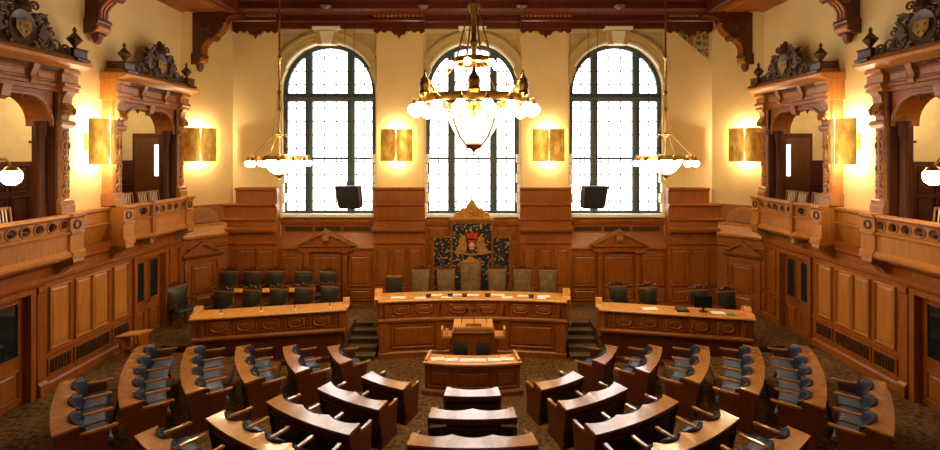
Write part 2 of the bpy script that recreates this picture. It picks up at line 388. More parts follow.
# panelling below each window
for c in WC:
    a, b_ = c - RH + .06, c + RH - .06
    base = [(-.4, ZP), (.10, ZP), (.10, 2.42), (.16, 2.46), (.16, 2.52), (-.06, 2.98), (-.06, 3.24), (-.02, 3.26), (.02, 3.36), (.02, 3.44), (-.4, 3.50)]
    if c == 0: base = [(-.4, ZP), (.04, ZP), (.04, 3.20), (.10, 3.26), (.12, 3.36), (.12, 3.44), (-.4, 3.50)]
    o = obj('window_wainscot', M(TB).ext(base, a, b_, 'u'), 'oak', wb)
    if c:
        for u0, u1 in ((c - 1.42, c - .52), (c - .42, c + .42), (c + .52, c + 1.42)):
            v_ = obj('vent', M(TB).box(u0, u1, -.07, -.055, 3.03, 3.18), 'grille_black', o)
            mb = M(TB)
            for j in range(3): mb.box(u0, u1, -.055, -.045, 3.05 + j * .045, 3.065 + j * .045)
            tag(obj('slat', mb, 'oak_dark', v_), kind='stuff')
        for u0, u1 in ((c - 1.50, c - .74), (c - .50, c + .50), (c + .74, c + 1.50)):
            panel(TB, u0, u1, 1.25, 2.28, .10, o, 'oak', .035)
            panel(TB, u0, u1, ZP + .12, 1.15, .10, o, 'oak', .03)
        for sg in (-1, 1):
            pl = M(TB).box(c + sg * .62 - .08, c + sg * .62 + .08, .09, .19, ZP, 2.36); obj('pilaster', pl, 'oak', o)
            cp = M(TB).ext([(.09, 2.30), (.20, 2.30), (.25, 2.36), (.25, 2.42), (.09, 2.42)], c + sg * .62 - .11, c + sg * .62 + .11, 'u'); obj('capital', cp, 'oak', o)
        obj('entablature', M(TB).ext([(.09, 2.40), (.22, 2.40), (.22, 2.54), (.30, 2.58), (.30, 2.62), (.09, 2.62)], c - .86, c + .86, 'u'), 'oak', o)
        pd = obj('pediment', M(TB).ext([(c - .90, 2.62), (c + .90, 2.62), (c, 3.06)], .06, .20, 'n'), 'oak', o)
        for sg in (-1, 1):
            obj('raking_cornice', M(TB).ext([(c + sg * .98, 2.62), (c + sg * .88, 2.62), (c + sg * .02, 3.02), (c + sg * .02, 3.11)], .06, .30, 'n'), 'oak_carved', pd)
        mb = M(TB).sphere((c, .24, 2.82), .12, 10); mb.ext([(c - .10, 2.72), (c + .10, 2.72), (c + .13, 2.98), (c, 3.2), (c - .13, 2.98)], .2, .27, 'n'); obj('cartouche', mb, 'oak_carved', pd)
    else:
        for sg in (-1, 1):
            u0, u1 = sorted((c + sg * .80, c + sg * 1.46)); panel(TB, u0, u1, 2.80, 3.15, .04, o); panel(TB, u0, u1, 1.3, 2.7, .04, o)
# corner panelling with a door under a pediment
def corner(T, s, idx):
    o = wains(T, -.02, 1.30, 0, wb, .03, 2.98)
    obj('ledge', M(T).ext([(0, 2.98), (.34, 2.98), (.36, 3.06), (.30, 3.10), (.22, 3.32), (.22, 3.38), (0, 3.42)], -.02, 1.26, 'u'), 'oak_light', o)
    K = 14; poly = [(.56 - .50 * math.cos(math.pi * i / K), 3.42 + .50 * math.sin(math.pi * i / K)) for i in range(K + 1)]
    obj('lunette', M(T).ext(poly, .02, .10, 'n'), 'oak_light', o)
    poly2 = [(.56 - .44 * math.cos(math.pi * i / K), 3.44 + .42 * math.sin(math.pi * i / K)) for i in range(K + 1)]
    obj('lunette_field', M(T).ext(poly2, .10, .13, 'n'), 'oak_carved', o)
    obj('upper_rail', M(T).box(-.02, 1.4, 0, .06, 3.42, 3.98), 'oak', o)
    d = structure(thing('door_%d' % idx, None, None, T(.55, .2, ZP)))
    obj('door_frame', M(T).ext([(.04, ZP), (.04, 2.34), (1.06, 2.34), (1.06, ZP), (.96, ZP), (.96, 2.24), (.14, 2.24), (.14, ZP)], .185, .26, 'n'), 'oak', d)
    lf = obj('door_leaf', M(T).box(.14, .96, .19, .215, ZP, 2.24), 'oak', d)
    panel(T, .24, .86, 1.28, 2.12, .214, lf); panel(T, .24, .86, ZP + .12, 1.16, .214, lf)
    obj('door_knob', M(T).sphere((.91, .25, 1.55), .035, 8), 'brass', lf, True)
    obj('door_cornice', M(T).ext([(.18, 2.36), (.30, 2.38), (.36, 2.46), (.36, 2.50), (.18, 2.50)], -.02, 1.12, 'u'), 'oak', d)
    pd = obj('pediment', M(T).ext([(.04, 2.50), (1.06, 2.50), (.55, 2.82)], .18, .26, 'n'), 'oak', d)
    for sg in (-1, 1):
        obj('raking_cornice', M(T).ext([(.55 + sg * .58, 2.50), (.55 + sg * .46, 2.50), (.55, 2.78), (.55, 2.88)], .18, .36, 'n'), 'oak', pd)
corner(TCL, -1, 1); corner(TCR, 1, 2)

# ---------------------------------------------------------------- ceiling, cornices, brackets
ce = structure(thing('ceiling', None, None, (0, 9, 10.1)))
obj('ceiling_field', M().box(-9.3, 9.3, -2, 16.2, 10.92, 11.05), 'mahogany', ce)
for y in (14.72, 10.80, 6.3, 2.0):
    bm_ = obj('beam', M(lambda u, n, z: (u, n, z)).ext([(y, 10.92), (y, 10.42), (y + .06, 10.40), (y + .06, 10.18), (y + .12, 10.10), (y + .48, 10.10), (y + .54, 10.18), (y + .54, 10.40), (y + .6, 10.42), (y + .6, 10.92)], -7.5, 7.5, 'u'), 'mahogany', ce)
    if y == 14.72:
        for x in (-4.6, -1.55, 1.55, 4.6):
            obj('boss', M().lathe([(.02, -.10), (.14, -.06), (.20, 0), (.10, .03)], x, y + .05, 10.24, 10), 'mahogany', bm_, True)
for x in (-6.2, -3.1, 0, 3.1, 6.2):
    obj('joist', M().ext([(x - .12, 10.92), (x - .12, 10.62), (x - .06, 10.56), (x + .06, 10.56), (x + .12, 10.62), (x + .12, 10.92)], -2, 15.5, 'n'), 'mahogany', ce)
CORN = [(-.1, 9.98), (.05, 9.98), (.10, 10.03), (.20, 10.04), (.24, 10.09), (.38, 10.09), (.42, 10.05), (1.05, 10.05), (1.09, 10.09), (1.22, 10.09), (1.26, 10.04), (1.44, 10.04), (1.44, 10.9), (-.1, 10.9)]
for T in (TL, TR):
    mould(T, -2, 15.55, CORN, ce, 'oak', 'cornice')
    mould(T, -2, 15.55, [(1.44, 10.0), (1.60, 10.0), (1.64, 10.06), (1.64, 10.9), (1.44, 10.9)], ce, 'mahogany', 'inner_beam')
BC = [(0, 9.74), (.16, 9.74), (.16, 9.92), (.20, 9.95), (.20, 10.02), (.16, 10.05), (.16, 10.16), (.30, 10.22), (.34, 10.30), (.34, 10.36), (.24, 10.38), (.24, 10.92), (0, 10.92)]
mould(TB, -7.4, 7.4, BC, ce, 'mahogany', 'cornice')
mould(TB, -7.35, 7.35, [(.30, 10.24), (.37, 10.26), (.39, 10.31), (.37, 10.35), (.30, 10.36)], ce, 'oak', 'cornice_lit_band')  # lighter wood strip: light along the cornice edge put into its colour
for a, b_ in PIERS:
    a, b_ = max(a, -7.8) - .05, min(b_, 7.8) + .05
    o = mould(TB, a, b_, [(.15, 9.70), (.26, 9.70), (.26, 9.92), (.30, 9.95), (.30, 10.02), (.27, 10.05), (.27, 10.14), (.42, 10.22), (.48, 10.30), (.48, 10.38), (.15, 10.38)], ce, 'mahogany', 'cornice')
    mb = M(TB); k = 12
    for i in range(k): mb.box(a + (i + .2) * (b_ - a) / k, a + (i + .7) * (b_ - a) / k, .26, .33, 10.07, 10.13)
    tag(obj('dentil', mb, 'oak_light', o), kind='stuff')
    c = (a + b_) / 2; h = (b_ - a) / 2
    pts = [(a, 9.72), (a, 9.62), (a + .12, 9.55), (a + .22, 9.64), (a + .34, 9.57), (a + .44, 9.64), (c - .24, 9.62), (c - .16, 9.50), (c - .08, 9.52), (c, 9.38), (c + .08, 9.52), (c + .16, 9.50), (c + .24, 9.62), (b_ - .44, 9.64), (b_ - .34, 9.57), (b_ - .22, 9.64), (b_ - .12, 9.55), (b_, 9.62), (b_, 9.72)]
    obj('pendant_fringe', M(TB).ext(pts, .16, .22, 'n'), 'mahogany', o)
BR = [(0, 10.03), (1.46, 10.03), (1.48, 10.0), (1.40, 9.96), (1.22, 9.92), (1.06, 9.86), (.98, 9.72), (.94, 9.58), (.84, 9.44), (.74, 9.36), (.70, 9.24), (.62, 9.18), (.54, 9.24), (.46, 9.20), (.34, 9.10), (.28, 8.96), (.27, 8.74), (.0, 8.74)]
for T in (TL, TR):
    for y in (14.90, 11.08, 6.6):
        o0 = .20 if y > 14 else 0
        TT = (lambda T_, o_: (lambda u, n, z: T_(u, n + o_, z)))(T, o0)
        br = structure(thing('trim_1', None, None, T(y, .1, 8.2)))
        br.name = 'trim_bracket'; WL[br.name] = tuple(br.location)
        obj('bracket_body', M(TT).ext(BR, y - .17, y + .17, 'u'), 'mahogany', br)
        for nn, z, r_ in ((.62, 9.30, .10), (1.02, 9.78, .10), (.42, 9.62, .17), (.34, 9.22, .10)):
            obj('rosette', M(lambda u, n, z_, T_=TT: T_(n, u, z_)).ring((nn, y - .18, z), r_ * .7, .035, 12, 'n'), 'mahogany', br, True)
        for q in (-1, 0, 1):
            mb = M(TT).tube([(y + q * .1, .29, 8.76), (y + q * .1, .30, 8.96), (y + q * .1, .38, 9.10), (y + q * .1, .52, 9.22)], .045, 6); obj('flute', mb, 'oak', br, True)
            mb = M(TT).tube([(y + q * .1, .74, 9.34), (y + q * .1, .86, 9.44), (y + q * .1, .97, 9.60), (y + q * .1, 1.0, 9.74)], .045, 6); obj('flute', mb, 'oak', br, True)
        obj('corbel', M(TT).ext([(0, 8.76), (.33, 8.76), (.35, 8.70), (.33, 8.66), (.28, 8.62), (.28, 8.50), (.20, 8.42), (0, 8.40)], y - .21, y + .21, 'u'), 'mahogany', br)
        obj('scroll', M(TT).lathe([(.03, -.20), (.12, -.19), (.12, .19), (.03, .20)], 0, 0, 0, 10).__class__(lambda u, n, z, T_=TT: T_(y + z, .24 + u, 8.56 + n)).lathe([(.03, -.20), (.10, -.19), (.10, .19), (.03, .20)], 0, 0, 0, 12), 'oak_light', br, True)
        obj('drop', M(TT).lathe([(.01, -.24), (.07, -.20), (.11, -.10), (.13, 0)], y, .15, 8.42, 10), 'mahogany', br, True)

# ---------------------------------------------------------------- side walls
BAYS = [(7.55, 10.05), (11.55, 14.05)]         # column centres of the two gallery bays
ZR, ZB = 4.31, 3.44                           # rail top, balcony bottom
ZO, ZSP, ZEN, ZCO = 6.86, 6.28, 6.95, 7.55    # opening crown, springing, entablature, cornice top
def side(T, s, name, d0):
    wl = structure(thing(name, None, None, (s * W, 7, 0)))
    for y0, y1, z0, z1 in ((-2, 14.52, 0, ZB), (-2, 14.52, ZEN, 10.95), (-2, 7.66, ZB, ZEN), (9.94, 11.66, ZB, ZEN), (13.94, 14.52, ZB, ZEN)):
        obj('plaster_field', M(T).box(y0, y1, -.22, 0, z0, z1), 'plaster', wl)
    # wainscot between doors
    WP = [(0, ZP), (.19, ZP), (.19, ZP + .16), (.15, ZP + .20), (.15, 2.92), (.19, 2.96), (.19, 3.04), (.15, 3.08), (.15, 3.22), (.22, 3.28), (.22, 3.34), (.17, 3.36), (.17, 3.46), (.26, 3.52), (.26, 3.58), (.18, 3.62), (.18, 3.88), (.23, 3.92), (.23, 3.96), (.16, 3.98), (.16, 4.20), (.24, 4.26), (.24, 4.32), (0, 4.32)]
    CUT = [(0, ZP)] + WP[1:14] + [(.22, 3.34), (.17, 3.36), (.17, 3.44), (0, 3.44)]
    TOPW = [(0, 2.90), (.15, 2.90)] + WP[5:14] + [(.22, 3.34), (.17, 3.36), (.17, 3.44), (0, 3.44)]
    o = obj('wainscot', M(T).ext(CUT, 9.52, 12.22, 'u'), 'oak', wl)
    obj('wainscot', M(T).ext(CUT, 13.56, 14.56, 'u'), 'oak', wl)
    fz = obj('frieze', M(T).ext([(0, 3.44)] + WP[16:], 9.9, 11.44, 'u'), 'oak_light', wl)
    mb = M(T)
    for i in range(14): mb.box(10.12 + i * .08, 10.16 + i * .08, .17, .23, 3.46, 3.515)
    tag(obj('dentil', mb, 'oak_light', fz), kind='stuff')
    obj('wainscot', M(T).ext(TOPW, 7.9, 9.52, 'u'), 'oak', wl); obj('wainscot', M(T).ext(TOPW, 12.22, 13.56, 'u'), 'oak', wl)
    obj('wainscot', M(T).ext(CUT, -2, 7.9, 'u'), 'oak', wl)
    for y0, y1 in ((9.80, 10.33), (10.44, 10.92), (10.92, 11.42), (11.55, 12.06)):
        panel(T, y0, y1, 1.50, 2.82, .15, o, 'oak_light', .035)
    for y0, y1 in ((9.80, 10.33), (10.44, 11.42), (11.55, 12.06)):
        g = obj('grille', M(T).box(y0, y1, .145, .155, 1.0, 1.3), 'grille_black', o)
        obj('grille_frame', M(T).ext([(y0 - .03, .97), (y1 + .03, .97), (y1 + .03, 1.33), (y0 - .03, 1.33), (y0 - .03, .975), (y0, 1.0), (y0, 1.3), (y1, 1.3), (y1, 1.0), (y0, 1.0)], .15, .185, 'n'), 'oak', g)
        mb = M(T); k = int((y1 - y0) / .07)
        for i in range(k): mb.lathe([(.012, 0), (.022, .07), (.010, .14), (.022, .21), (.012, .28)], y0 + (i + .5) * (y1 - y0) / k, .165, 1.01, 6)
        tag(obj('grille_bars', mb, 'oak_dark', g), kind='stuff')
    for z in (1.42,): mould(T, 9.55, 12.2, [(.15, z - .04), (.19, z - .03), (.19, z + .02), (.15, z + .04)], o, 'oak')
    for y0, y1 in ((13.70, 14.10), (14.16, 14.46)):
        panel(T, y0, y1, 1.50, 2.82, .15, o, 'oak'); panel(T, y0, y1, ZP + .25, 1.38, .15, o, 'oak')
    pil = obj('pilaster', M(T).ext([(.15, ZP), (.15, ZP + .25), (.15, 2.9), (.24, 2.9), (.24, 2.78), (.21, 2.74), (.21, ZP + .3), (.27, ZP + .24), (.27, ZP)], 9.5, 9.68, 'u'), 'oak', wl)
    # doors: double door with glazed leaves, and the nearer glazed door
    for q, (y0, y1) in enumerate(((12.22, 13.56), (7.95, 9.46))):
        d = structure(thing('door_%d' % (d0 + q), None, None, T((y0 + y1) / 2, .05, ZP)))
        obj('door_frame', M(T).ext([(y0, ZP), (y0, 2.90), (y1, 2.90), (y1, ZP), (y1 - .11, ZP), (y1 - .11, 2.80), (y0 + .11, 2.80), (y0 + .11, ZP)], .0, .22, 'n'), 'oak', d)
        ym = (y0 + y1) / 2
        for a, b_ in ((y0 + .11, ym - .005), (ym + .005, y1 - .11)):
            lf = obj('door_leaf', M(T).box(a, b_, .0, .045, ZP, 2.80), 'oak', d)
            gl_ = obj('glass_pane', M(T).box(a + .12, b_ - .12, .045, .055, 1.62, 2.66), 'door_glass', lf)
            obj('glazing_bead', M(T).ext([(a + .09, 1.59), (b_ - .09, 1.59), (b_ - .09, 2.69), (a + .09, 2.69), (a + .09, 1.595), (a + .12, 1.62), (a + .12, 2.66), (b_ - .12, 2.66), (b_ - .12, 1.62), (a + .12, 1.62)], .045, .08, 'n'), 'oak', lf)
            panel(T, a + .09, b_ - .09, ZP + .12, 1.35, .045, lf)
            hu = b_ - .06 if a < ym - .1 else a + .06
            obj('door_handle', M(T).tube([(hu, .05, 1.52), (hu, .10, 1.52), (hu, .12, 1.62)], .018, 6), 'brass', lf, True)
    return wl
side(TL, -1, 'wall_left', 3); side(TR, 1, 'wall_right', 5)

# gallery room behind the bays
for T, s, nm in ((TL, -1, 'wall_gallery_left'), (TR, 1, 'wall_gallery_right')):
    g = structure(thing(nm, None, None, (s * 10.6, 10.5, 3.4)))
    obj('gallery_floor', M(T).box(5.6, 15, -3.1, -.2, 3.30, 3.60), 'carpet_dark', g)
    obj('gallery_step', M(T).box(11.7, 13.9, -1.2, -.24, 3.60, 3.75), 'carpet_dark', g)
    obj('gallery_ceiling', M(T).box(5.6, 15, -3.1, -.22, 7.35, 7.5), 'plaster_gallery', g)
    obj('plaster_field', M(T).box(5.6, 15, -3.1, -2.9, 3.4, 7.4), 'plaster_gallery', g)
    obj('plaster_field', M(T).box(15, 15.2, -3.1, -.22, 3.4, 7.4), 'plaster_gallery', g)
    obj('plaster_field', M(T).box(5.4, 5.6, -3.1, -.22, 3.4, 7.4), 'plaster_gallery', g)
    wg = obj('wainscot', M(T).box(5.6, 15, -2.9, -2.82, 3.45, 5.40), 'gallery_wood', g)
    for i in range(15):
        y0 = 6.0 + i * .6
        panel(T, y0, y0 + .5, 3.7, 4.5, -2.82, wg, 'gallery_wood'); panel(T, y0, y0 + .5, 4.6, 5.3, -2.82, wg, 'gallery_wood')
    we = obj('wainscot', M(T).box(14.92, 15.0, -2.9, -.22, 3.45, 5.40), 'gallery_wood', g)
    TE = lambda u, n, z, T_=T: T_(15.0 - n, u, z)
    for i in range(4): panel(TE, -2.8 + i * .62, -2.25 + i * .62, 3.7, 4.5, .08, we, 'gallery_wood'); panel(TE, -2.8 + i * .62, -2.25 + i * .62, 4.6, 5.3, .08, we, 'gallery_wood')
    rail = obj('coat_rail', M(T).box(12.6, 16.4, -2.9, -2.86, 5.86, 5.92), 'gallery_wood', g) if False else obj('coat_rail', M(T).box(12.6, 14.9, -2.9, -2.86, 5.90, 5.96), 'gallery_wood', g)
    for i in range(7):
        obj('coat_hook', M(T).tube([(12.8 + i * .32, -2.86, 5.93), (12.8 + i * .32, -2.76, 5.90), (12.8 + i * .32, -2.72, 5.98)], .022, 6), 'black_metal', g, True)
    # doorway on the end wall with a bright slot of daylight glass
    obj('doorway', M(T).box(14.86, 14.99, -1.75, -.75, 3.45, 6.25), 'gallery_wood', g)
    obj('daylight_pane', M(T).box(14.80, 14.835, -1.02, -.90, 4.9, 5.9), 'daylight_glass', g)
    obj('doorway_panel', M(T).box(14.83, 14.87, -1.65, -.85, 3.55, 6.1), 'oak_dark', g)

# ---------------------------------------------------------------- gallery bays
def scrollwork(mb, u, z, n, sg, size):
    mb.spiral((u, n, z), size, size * .2, 1.4, size * .22, R(90), sg)
def bay(T, s, k):
    y0, y1 = BAYS[k]; yc = (y0 + y1) / 2
    lab = ('carved oak gallery bay, straight balustrade, ', 'carved oak gallery bay, canted balcony, ')[k] + SIDE[s]
    b = thing('gallery_bay', lab, 'gallery bay', T(yc, .1, ZB), 0, 'gallery bays nearer the globe lamps' if k == 0 else 'gallery bays by the corners')
    NF = .30                                   # face of the columns
    for j, y in enumerate((y0, y1)):
        col = obj('column', M(T).ext([(-.22, y - .14), (NF - .04, y - .14), (NF, y - .10), (NF, y + .10), (NF - .04, y + .14), (-.22, y + .14)], 4.32, ZEN, 'z').__class__(lambda u, n, z, T_=T: T_(n, u, z)).ext([(-.22, y - .14), (NF - .04, y - .14), (NF, y - .10), (NF, y + .10), (NF - .04, y + .14), (-.22, y + .14)], 4.32, ZEN, 'z'), 'oak_carved', b)
        obj('column_base', M(T).ext([(-.2, 4.30), (NF + .07, 4.30), (NF + .07, 4.48), (NF + .04, 4.52), (NF + .04, 4.60), (NF, 4.64), (-.2, 4.64)], y - .17, y + .17, 'u'), 'oak_carved', col)
        mb = M(T)
        for zz, r_ in ((4.80, .075), (5.1, .05), (5.30, .09), (5.52, .05), (5.78, .10), (6.02, .05)):
            mb.ring((y, NF + .005, zz), r_, .024, 12, 'n', 5)
        mb.tube([(y, NF + .01, 4.66), (y, NF + .012, 6.1)], .022, 6)
        for zz in (5.0, 5.44, 5.94):
            for sg in (-1, 1): mb.spiral((y + sg * .06, NF + .005, zz), .055, .015, 1.1, .016, R(90), sg, 10)
        obj('carving', mb, 'oak_light', col, True)
        obj('recess_shade_strip', M(T).box(y - .075, y + .075, NF - .01, NF + .004, 4.68, 6.12), 'crest_wood', col)  # dark strip standing for the shade in the carving's recesses
        obj('capital', M(T).ext([(-.2, 6.16), (NF + .02, 6.16), (NF + .08, 6.22), (NF + .08, 6.28), (NF + .02, 6.32), (-.2, 6.32)], y - .18, y + .18, 'u'), 'oak_carved', col)
        mb = M(T).ext([(0, 6.40), (NF - .02, 6.40), (NF + .06, 6.44), (NF + .13, 6.52), (NF + .10, 6.62), (NF + .04, 6.68), (NF + .06, 6.82), (NF + .14, 6.92), (0, 6.92)], y - .11, y + .11, 'u')
        for sg in (-1, 1): mb.sphere((y + sg * .09, NF + .09, 6.53), .07, 8); mb.sphere((y + sg * .05, NF + .13, 6.47), .055, 8)
        obj('console', mb, 'oak_carved', col, True)
        # jamb with inner half column
        yy = y + (.14 if j == 0 else -.14)
        jb = obj('jamb', M(T).box(min(yy, yy + (.05 if j == 0 else -.05)), max(yy, yy + (.05 if j == 0 else -.05)), -.25, NF - .05, ZR - .4, 6.9), 'gallery_wood', b)  # dark board over the column side, standing for shade inside the opening
        yi = yy + (.12 if j == 0 else -.12)
        obj('inner_column', M(T).lathe([(.10, -.80), (.10, .12), (.08, .16), (.075, 1.5), (.085, 1.54), (.115, 1.62), (.115, 1.74), (.13, 1.80), (.13, 1.88)], yi, .02, 4.40, 12), 'gallery_wood', jb, True)
    # arch panel: basket arch
    a, c_ = y0 + .14, y1 - .14; rc = .56
    inner = [(a + .08, ZSP - .10)] + [(a + .08 + rc - rc * math.cos(R(9 * i)), ZSP - .04 + rc * math.sin(R(9 * i))) for i in range(11)]
    inner = inner + [(a + c_ - u, z) for u, z in reversed(inner)]
    kk = len(inner); outer = [(a, z) if i < 1 else (a + (c_ - a) * (i - 1) / (kk - 3), ZEN + .02) if i < kk - 1 else (c_, z) for i, (u, z) in enumerate(inner)]
    mb = M(T)
    for nn in (.06, .20): mb.loft([[(u, nn, z) for u, z in inner], [(u, nn, z) for u, z in outer]], False)
    mb.loft([[(u, .20, z) for u, z in inner], [(u, -.35, z) for u, z in inner]], False)
    ap = obj('arch_panel', mb, 'oak', b)
    obj('arch_moulding', M(T).tube([(u, .21, z) for u, z in inner], .035, 6), 'oak_carved', ap, True)
    obj('keystone', M(T).ext([(.15, ZO - .22), (.26, ZO - .16), (.30, ZO + .02), (.30, ZEN), (.15, ZEN)], yc - .09, yc + .09, 'u'), 'oak_carved', ap)
    mb = M(T)
    for q in (-.45, .45): mb.lathe([(.005, -.10), (.03, -.05), (.045, 0), (.02, .05)], yc + q, .2, ZO - .10, 8)
    obj('pendant', mb, 'oak_dark', ap, True)
    # entablature, cornice, blocking course
    e0, e1 = y0 - .10, y1 + .14
    en = obj('entablature', M(T).ext([(-.1, ZEN - .04), (.30, ZEN - .04), (.30, ZEN + .04), (.34, ZEN + .06), (.34, ZEN + .12), (.30, ZEN + .14), (.30, ZEN + .36), (.34, ZEN + .38), (.34, ZEN + .44), (-.1, ZEN + .44)], e0, e1, 'u'), 'oak', b)
    for q in (0, 1):
        y = (y0, y1)[q]
        obj('ressaut', M(T).ext([(0, ZEN - .03), (NF + .12, ZEN - .03), (NF + .12, ZEN + .04), (NF + .16, ZEN + .08), (NF + .16, ZEN + .14), (NF + .10, ZEN + .17), (NF + .10, ZEN + .33), (NF + .15, ZEN + .37), (NF + .15, ZEN + .44), (0, ZEN + .44)], y - .20, y + .20, 'u'), 'oak_light', en)
    for i, y in enumerate((y0 + (y1 - y0) * .32, y0 + (y1 - y0) * .68)):
        obj('modillion', M(T).ext([(.29, ZEN + .06), (.36, ZEN + .06), (.39, ZEN + .12), (.36, ZEN + .22), (.42, ZEN + .34), (.44, ZEN + .43), (.29, ZEN + .43)], y - .06, y + .06, 'u'), 'oak_carved', en)
    for q in range(3):
        u0, u1 = (y0 + .24, y0 + (y1 - y0) * .32 - .1) if q == 0 else (y0 + (y1 - y0) * .32 + .1, y0 + (y1 - y0) * .68 - .1) if q == 1 else (y0 + (y1 - y0) * .68 + .1, y1 - .24)
        panel(T, u0, u1, ZEN + .15, ZEN + .35, .30, en, 'oak_carved', .014)
    mb = M(T); k_ = 46
    for i in range(k_): mb.box(y0 + .2 + i * (y1 - y0 - .4) / k_, y0 + .225 + i * (y1 - y0 - .4) / k_, .33, .40, ZEN + .385, ZEN + .435)
    tag(obj('dentil', mb, 'oak_dark', en), kind='stuff')
    co = obj('cornice', M(T).ext([(-.1, ZEN + .44), (.42, ZEN + .44), (.48, ZEN + .48), (.62, ZEN + .54), (.66, ZEN + .60), (.60, ZEN + .62), (-.1, ZEN + .64)], e0 - .12, e1 + .16, 'u'), 'oak_light', b)
    obj('blocking_course', M(T).ext([(-.05, 7.57), (.54, 7.57), (.50, 7.64), (.42, 7.70), (-.05, 7.70)], e0 + .04, e1 - .04, 'u'), 'oak_carved', co)
    for y in (y0 + .14, y1 + .18):
        bk = obj('finial_block', M(T).ext([(.05, 7.60), (.56, 7.60), (.56, 7.66), (.48, 7.70), (.48, 7.84), (.52, 7.88), (.05, 7.88)], y - .17, y + .17, 'u'), 'crest_wood', co)
        obj('finial', M(T).lathe([(.06, 0), (.03, .05), (.05, .09), (.15, .22), (.05, .34), (.025, .38), (.045, .42), (.008, .50)], y, .34, 7.87, 8), 'crest_wood', bk)
    yk = yc; yc = yk + .18
    # carved crest: cartouche with shield, volutes and running scrolls
    cr = obj('cartouche', M(T).lathe([(.10, -.06), (.36, -.05), (.40, 0), (.34, .05), (.28, .03), (.10, .04)], 0, 0, 0, 20).__class__(lambda u, n, z, T_=T: T_(yc + u * .82, .36 + z, 8.02 + n)).lathe([(.05, -.06), (.34, -.05), (.40, 0), (.34, .06), (.27, .03), (.05, .05)], 0, 0, 0, 20), 'crest_wood', co, True)
    obj('shield', M(T).ext([(yc - .16, 8.16), (yc + .16, 8.16), (yc + .16, 7.98), (yc, 7.82), (yc - .16, 7.98)], .38, .44, 'n'), 'brass_dark', cr)
    mb = M(T).sphere((yc, .40, 7.98), .05, 8)
    for uu, zz in ((-.07, 8.07), (.07, 8.07), (-.05, 7.95), (.06, 7.94)): mb.sphere((yc + uu, .44, zz), .035, 6)
    obj('charge', mb, 'gold_leaf', cr, True)
    mb = M(T)
    for i in range(16):
        a_ = 2 * math.pi * i / 16; mb.sphere((yc + .35 * math.cos(a_), .40, 8.02 + .42 * math.sin(a_)), .05 if i % 2 else .065, 6)
    obj('bead_border', mb, 'crest_wood', cr, True)
    for sg in (-1, 1):
        mb = M(T)
        mb.spiral((yc + sg * .40, .40, 8.30), .12, .03, 1.3, .035, R(-60), sg); mb.spiral((yc + sg * .26, .40, 8.50), .10, .02, 1.3, .030, R(200), -sg); mb.spiral((yc + sg * .62, .40, 8.08), .09, .02, 1.3, .028, R(90), sg)
        obj('volute', mb, 'crest_wood', cr, True)
    mb = M(T).lathe([(.01, .26), (.06, .22), (.10, .12), (.16, .05), (.18, -.05), (.12, -.10)], yc, .36, 8.46, 10)
    mb.ext([(yc - .22, 8.36), (yc - .10, 8.46), (yc + .05, 8.60), (yc + .14, 8.66), (yc + .12, 8.50), (yc + .2, 8.36)], .30, .42, 'n')
    obj('helmet', mb, 'crest_wood', cr, True)
    for sg in (-1, 1):
        mb = M(T)
        mb.ext([(yc + sg * .30, 7.95), (yc + sg * .42, 8.2), (yc + sg * .58, 8.28), (yc + sg * .50, 8.12), (yc + sg * .58, 8.02), (yc + sg * .46, 7.86)], .30, .42, 'n')
        mb.ext([(yc + sg * .24, 8.22), (yc + sg * .38, 8.40), (yc + sg * .56, 8.42), (yc + sg * .42, 8.30), (yc + sg * .34, 8.16)], .31, .41, 'n')
        mb.spiral((yc + sg * .52, .36, 7.86), .17, .04, 1.5, .045, R(90), -sg)
        obj('mantling', mb, 'crest_wood', cr, True)
        for i, (du, r_) in enumerate(((.78, .15), (.98, .12), (1.15, .10))):
            mb = M(T); mb.spiral((yc + sg * du, .36, 7.70 + r_), r_, .03, 1.4, .034, R(-90), sg if i % 2 else -sg)
            mb.tube([(yc + sg * (du - r_), .36, 7.72), (yc + sg * du, .36, 7.71), (yc + sg * (du + r_), .36, 7.73)], .03, 6)
            obj('scroll', mb, 'crest_wood', cr, True)
    yc = yk
    # balcony: pedestals, pierced balustrade
    NB = .52
    def balustrade(Tb, L, nr, extra):
        p = obj('balustrade', M(Tb).box(0, L, -.10, -.02, ZB, 3.90), 'oak_light', b)
        obj('rail', M(Tb).ext([(-.14, 4.24), (.02, 4.24), (.05, 4.28), (.03, 4.33), (-.15, 4.33)], 0, L, 'u'), 'oak_light', p)
        obj('string_course', M(Tb).ext([(-.04, 3.88), (.02, 3.90), (.03, 3.94), (-.04, 3.97)], 0, L, 'u'), 'oak_light', p)
        obj('base_moulding', M(Tb).ext([(-.12, ZB - .06), (.0, ZB - .06), (.06, ZB), (.06, ZB + .05), (.01, ZB + .10), (-.04, ZB + .14), (-.12, ZB + .14)], 0, L, 'u'), 'oak_light', p)
        if extra: obj('string_course', M(Tb).ext([(-.03, 3.62), (.0, 3.63), (.0, 3.66), (-.03, 3.67)], 0, L, 'u'), 'oak_light', p)
        pitch = L / nr; rad = min(.105, pitch * .46)
        for i in range(nr):
            u = (i + .5) * pitch; K = 20
            # a plate with a round hole
            hole = [(u + rad * math.cos(2 * math.pi * j / K), 4.105 + rad * math.sin(2 * math.pi * j / K)) for j in range(K)]
            sq = []
            for j in range(K):
                cx, cz = math.cos(2 * math.pi * j / K), math.sin(2 * math.pi * j / K); t = min(pitch / 2 / max(abs(cx), 1e-6), .14 / max(abs(cz), 1e-6)); sq.append((u + cx * t, 4.105 + cz * t))
            mb = M(Tb).loft([[(x, -.03, z) for x, z in sq], [(x, -.03, z) for x, z in hole], [(x, -.09, z) for x, z in hole], [(x, -.09, z) for x, z in sq]], True, False)
